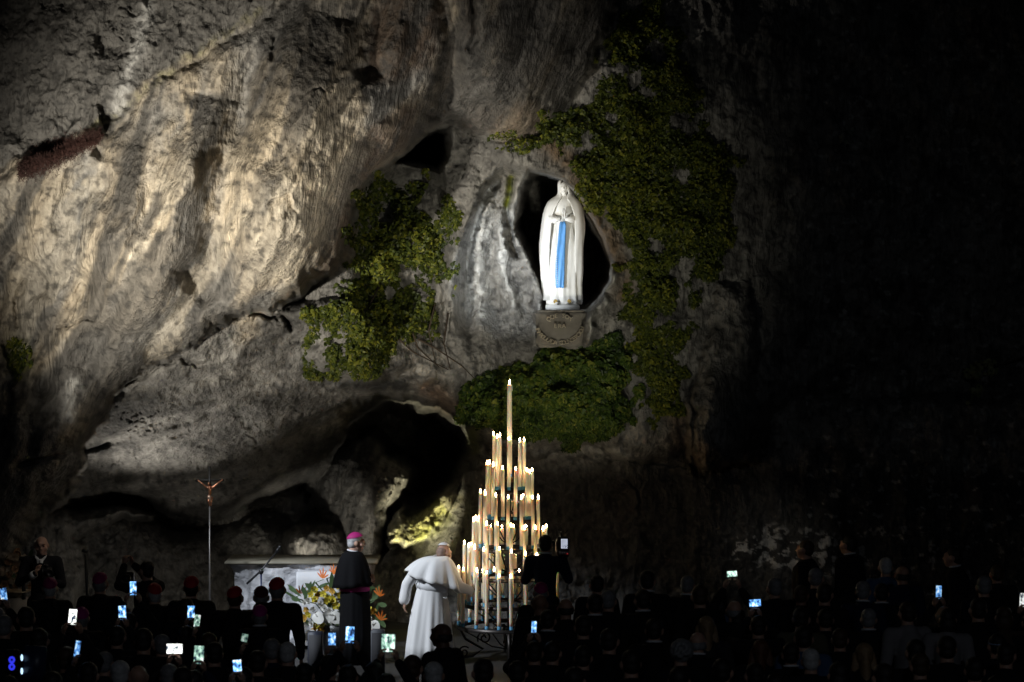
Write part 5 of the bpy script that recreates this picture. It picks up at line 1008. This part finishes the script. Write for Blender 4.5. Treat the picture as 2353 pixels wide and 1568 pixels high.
# --- black cassock, purple sash
BI = thing('person', 'person in black cassock and cape with purple sash and skullcap watching', 'person', tuple(P(817, 1525, 40.0))); BI.location.z = 0
hc = V3((.012, .0, 1.618)); bm = BM(); R_ = head_shapes(bm, hc, math.radians(100), .10)
tube(bm, [hc+V3((-.03, 0, -.05)), V3((-.04, 0, 1.42))], [.058, .07], 12); tube(bm, [(0, 0, .5), (-.01, 0, 1.0), (-.02, 0, 1.2), (-.03, 0, 1.4)], [.13, .14, .15, .12], 14)
limb(bm, [V3((-.03, -.10, 1.28)), V3((-.0, -.14, 1.12)), V3((.20, -.07, 1.12))], [.05, .04, .03]); limb(bm, [V3((-.03, .10, 1.28)), V3((-.0, .14, 1.12)), V3((.20, .05, 1.13))], [.05, .04, .03])
for s in (-1, 1): limb(bm, [V3((0, s*.09, .8)), V3((.01, s*.1, .45)), V3((0, s*.1, .1))], [.085, .06, .04])
b2 = BM(); b2.from_mesh(fuse(bm, .0115, 3, .5, 'body')); fingers(b2, (.20, -.06, 1.12), (.5, .6, .35), (.8, -.6, .1), .7, 1, 1); fingers(b2, (.20, .04, 1.13), (.5, -.6, .35), (.8, .6, .1), .7, 1, -1); mesh_obj('body', b2, skin[0], BI)
bcl = mat('black_wool', (.005, .005, .006), .85, spec=.12, bump=(60, .2, .004))
bm = BM(); loft(bm, [fold_ring(z, cx, rx, ry, 90, am, 2.4) for z, cx, rx, ry, am in ((.03, .0, .225, .25, .05), (.4, .0, .215, .24, .045), (.8, -.003, .20, .22, .03), (1.0, -.01, .195, .205, .012), (1.08, -.015, .185, .195, 0), (1.3, -.03, .16, .19, 0), (1.42, -.04, .12, .15, 0), (1.49, -.04, .065, .07, 0))]); mesh_obj('cassock', bm, bcl, BI)
bm = BM(); loft(bm, [fold_ring(z, -.012, rx, ry, 60, .004, 3) for z, rx, ry in ((.975, .196, .206), (.98, .205, .215), (1.03, .203, .213), (1.095, .197, .207), (1.10, .189, .199))]); mesh_obj('waist_sash', bm, CL['magenta'], BI)
bm = BM(); drape(bm, (-.04, 0, 1.495), .066, lambda a: (-.035+.262*math.sin(a), -.245*math.cos(a), 1.035+.02*math.sin(a)+.008*math.sin(5*a)), ripple=.012, seed=.4); add_solid(mesh_obj('cape', bm, bcl, BI))
for s in (-1, 1): bm = BM(); limb(bm, [V3((-.03, s*.10, 1.26)), V3((.0, s*.13, 1.12)), V3((.17, s*.07, 1.12))], [.07, .065, .055]); mesh_obj('sleeve', fuse(bm, .014, 4, .6), bcl, BI)
bm = BM(); tube(bm, [V3((-.035+math.cos(a)*.068, math.sin(a)*.066, 1.512+.012*math.cos(a)*-1)) for a in np.linspace(0, 2*math.pi, 18)], .013, 6); mesh_obj('collar', bm, CL['shirt'], BI)
bm = BM(); tube(bm, [V3((-.037+math.cos(a)*.082, math.sin(a)*.080, 1.492)) for a in np.linspace(0, 2*math.pi, 18)], .004, 5); mesh_obj('piping', bm, CL['shirt'], BI)
hair_on(BI, hc, R_, 'white', 'short'); cap_on(BI, hc, R_, CL['magenta'], 66, 1.14)
gl = BM()
for s in (-1, 1):
    tube(gl, [hc+R_ @ V3((s*.034+.024*math.cos(a), -.112, .012+.02*math.sin(a))) for a in np.linspace(0, 2*math.pi, 13)], .0022, 5); tube(gl, [hc+R_ @ V3((s*.058, -.11, .018)), hc+R_ @ V3((s*.083, 0, .012))], .0022, 5)
mesh_obj('glasses', gl, mat('glasses_frame', (.03, .025, .02), .3, .5), BI)
for s in (-1, 1): bm = BM(); ellipsoid(bm, (.04, s*.1, .04), (.13, .05, .04)); mesh_obj('shoe', bm, MATS['shoe_leather'], BI)
# --- photographer facing the camera
PHO = person('bald photographer in dark suit and white shirt holding a camera', 96, 1232, 1.79, math.pi, 'photo', None, 'black', 'black', 0, False)
bm = BM()
for s in (-1, 1): vs = [bm.verts.new(p) for p in ((s*.005, -.145, 1.40), (s*.07, -.115, 1.49), (s*.075, -.06, 1.515), (s*.02, -.12, 1.475))]; bm.faces.new(vs)
v_ = [bm.verts.new(p) for p in ((-.045, -.142, 1.47), (.045, -.142, 1.47), (.0, -.172, 1.20))]; bm.faces.new(v_); add_solid(mesh_obj('shirt', bm, CL['white'], PHO), .006)
bm = BM(); tube(bm, [(0, -.155, 1.455), (0, -.17, 1.36), (0, -.18, 1.2)], [.012, .02, .03], 8, flat=.35); mesh_obj('tie', bm, CL['black'], PHO)
for w0, w1 in (((-.10, -.215, 1.255), (-.045, -.262, 1.295)), ((.17, -.21, 1.185), (.14, -.255, 1.198))): bm = BM(); tube(bm, [w0, w1], [.052, .047], 12); mesh_obj('cuff', bm, CL['white'], PHO)
s_ = PHO.scale[0]
bm = BM()
for s in (-1, 1):
    c = V3((0, -.02, 1.632))+Euler((.22, 0, .12)).to_matrix() @ V3((s*.032, -.099, .018)); ellipsoid(bm, c, (.013, .006, .006), seg=8, ring=6)
mesh_obj('eyes', bm, mat('eye_dark', (.03, .02, .018), .4), PHO)
bm = BM()
for s in (-1, 1):
    R0 = Euler((.22, 0, .12)).to_matrix(); tube(bm, [V3((0, -.02, 1.632))+R0 @ V3((s*x, y, z)) for x, y, z in ((.014, -.104, .038), (.034, -.103, .043), (.05, -.093, .038))], .005, 6)
mesh_obj('eyebrows', bm, hairm('brown'), PHO)
def camera_body(name, label, loc, rz, sc=1.0):
    o = thing(name, label, 'camera', loc, rz); bm = BM(); box(bm, (0, 0, 0), (.15, .075, .11), bevel=.012); box(bm, (0, -.0, .07), (.06, .07, .04), bevel=.01); box(bm, (-.055, -.02, -.01), (.04, .05, .12), bevel=.012); mesh_obj('body', bm, blk, o)
    bm = BM(); lathe(bm, [(.034, 0), (.040, .02), (.040, .09), (.046, .11), (.046, .15), (.036, .15), (.03, .12)], 20); me = bpy.data.meshes.new('l'); bm.to_mesh(me); bm.free(); me.transform(Matrix.Translation((.01, -.035, -.005)) @ Matrix.Rotation(math.pi/2, 4, 'X')); mesh_obj('lens', me, mat('lens_barrel', (.015, .015, .016), .3), o); o.scale = (sc,)*3; return o
wl = PHO.matrix_world; PHO_l = V3(PHO.location)
camera_body('camera', 'black camera held by the bald photographer', tuple(PHO_l+V3((.105, -.32, 1.33))*s_), .35)
bm = BM(); tube(bm, [V3((-.075, -.02, 1.49)), V3((-.10, -.14, 1.42)), V3((-.06, -.20, 1.33)), V3((.04, -.30, 1.33))], .006, 6); mesh_obj('camera_strap', bm, MATS['cloth_black'], PHO)
# --- video cameraman from behind
VI = person('video cameraman in dark navy suit with a camera on his shoulder', 1253, 1231, 1.80, -.12, 'video', (S_, 'dark'), 'navy', 'black', 0, True)
vd = VI.location.y
VC = thing('video_camera', 'black shoulder video camera with a white label reading 150', 'video camera', tuple(P(1293, 1262, vd-.05))); Lv = local(VC, vd-.05)
bm = BM(); box(bm, (-.02, .22, .02), (.13, .46, .17), bevel=.012); mesh_obj('body', bm, blk, VC)
bm = BM(); box(bm, (.005, -.035, .03), (.15, .06, .26), bevel=.01); mesh_obj('battery', bm, blk, VC)
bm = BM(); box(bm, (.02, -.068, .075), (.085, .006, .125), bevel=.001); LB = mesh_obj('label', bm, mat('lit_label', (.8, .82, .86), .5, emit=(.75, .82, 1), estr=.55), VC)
me = text_mesh('150', .055, .001); me.transform(Matrix.Translation((.032, -.0725, .038)) @ Matrix.Rotation(math.pi/2, 4, 'X')); mesh_obj('lettering', me, mat('label_ink', (.03, .03, .12), .6), LB, smooth=False)
bm = BM()
for k in range(4): box(bm, (.0, -.0722, .125-.012*k), (.03 if k else .018, .001, .003))
mesh_obj('lettering', bm, mat('label_grey', (.35, .36, .4), .6), LB, smooth=False)
bm = BM(); box(bm, (.01, -.068, -.045), (.13, .02, .05), bevel=.006); RP = mesh_obj('rear_panel', bm, mat('panel_grey', (.30, .30, .32), .35, .5), VC)
for k in range(4): bm = BM(); lathe(bm, [(.011, 0), (.011, .012), (.008, .014)], 10); me = bpy.data.meshes.new('k'); bm.to_mesh(me); bm.free(); me.transform(Matrix.Translation((-.035+.03*k, -.078, -.045)) @ Matrix.Rotation(math.pi/2, 4, 'X')); mesh_obj('knob', me, mat('knob_white', (.6, .6, .62), .3, .4), RP)
bm = BM(); ellipsoid(bm, (.062, -.08, -.055), (.004,)*3, seg=6, ring=5); mesh_obj('tally_light', bm, mat('tally', (.3, 0, 0), .4, emit=(1, .05, .05), estr=3), RP)
bm = BM(); tube(bm, [(-.02, .0, .13), (-.02, .05, .2), (-.02, .25, .2), (-.02, .32, .12)], .014, 8); mesh_obj('handle', bm, blk, VC)
bm = BM(); tube(bm, [(-.02, .42, .02), (-.02, .72, .02)], [.055, .065], 16); mesh_obj('lens', bm, blk, VC)
bm = BM(); box(bm, (-.15, .2, .06), (.1, .12, .06), bevel=.008); box(bm, (-.16, .135, .06), (.055, .004, .035)); mesh_obj('viewfinder', bm, blk, VC)
bm = BM(); tube(bm, [(-.03, .05, .2), (-.06, .06, .25), (-.02, .06, .235)], .006, 6); tube(bm, [(.03, .05, .2), (.07, .05, .25)], .006, 6); mesh_obj('cable', bm, blk, VC)
# --- cameraman on the left with a dark rig
LC = person('dark haired cameraman turned aside with a black camera rig on the left', 338, 1290, 1.74, .75, 'phone', (S_, 'dark'), 'black', 'black', 0, False)
RG = thing('camera_rig', 'black camera rig with small metal rods before the left cave wall', 'camera', tuple(P(292, 1326, LC.location.y+.3)))
bm = BM(); box(bm, (0, 0, 0), (.16, .22, .13), bevel=.012); mesh_obj('body', bm, blk, RG)
bm = BM(); tube(bm, [(.02, -.1, 0), (.02, -.26, .0)], [.045, .052], 14); mesh_obj('lens', bm, blk, RG)
for x in (-.13, -.04): bm = BM(); tube(bm, [(x, .0, -.16), (x, .0, .17)], .006, 6); ellipsoid(bm, (x, 0, .06), (.014,)*3, seg=8, ring=6); mesh_obj('rod', bm, pm, RG)
# --- equipment at the bottom left
d_ = 26.5; EQ = thing('led_light', 'small device with two glowing blue rings at the lower left', 'light', tuple(P(28, 1525, d_)))
for v in (1516, 1532):
    bm = BM(); c = P(28, v, d_)-EQ.location; tube(bm, [c+V3((math.cos(a)*.020, -.02, math.sin(a)*.022)) for a in np.linspace(0, 2*math.pi, 19)], .010, 8); mesh_obj('ring', bm, mat('blue_led', (.02, .02, .2), .4, emit=(.04, .05, 1), estr=.8), EQ)
bm = BM(); box(bm, (0, .02, 0), (.13, .05, .24), bevel=.012); mesh_obj('case', bm, blk, EQ)
bm = BM(); tube(bm, [(0, .03, -.1), (0, .03, -EQ.location.z+.01)], .012, 8); mesh_obj('stand', bm, blk, EQ)
MO = thing('monitor', 'dark blue flat monitor back with two small white lights', 'monitor', tuple(P(80, 1530, 27))); bm = BM(); box(bm, (0, 0, 0), (.20, .04, .36), Euler((0, .06, 0)), bevel=.01); mesh_obj('panel', bm, mat('panel_navy', (.02, .03, .07), .4), MO)
for v in (1511, 1542): bm = BM(); ellipsoid(bm, P(51, v, 27)-MO.location+V3((0, -.02, 0)), (.012, .008, .03), seg=8, ring=6); mesh_obj('indicator', bm, mat('white_led', (.5, .6, .7), .4, emit=(.5, .75, 1), estr=1.6), MO)
bm = BM(); tube(bm, [(0, .03, -.15), (0, .03, -MO.location.z+.01)], .014, 8); mesh_obj('stand', bm, blk, MO)
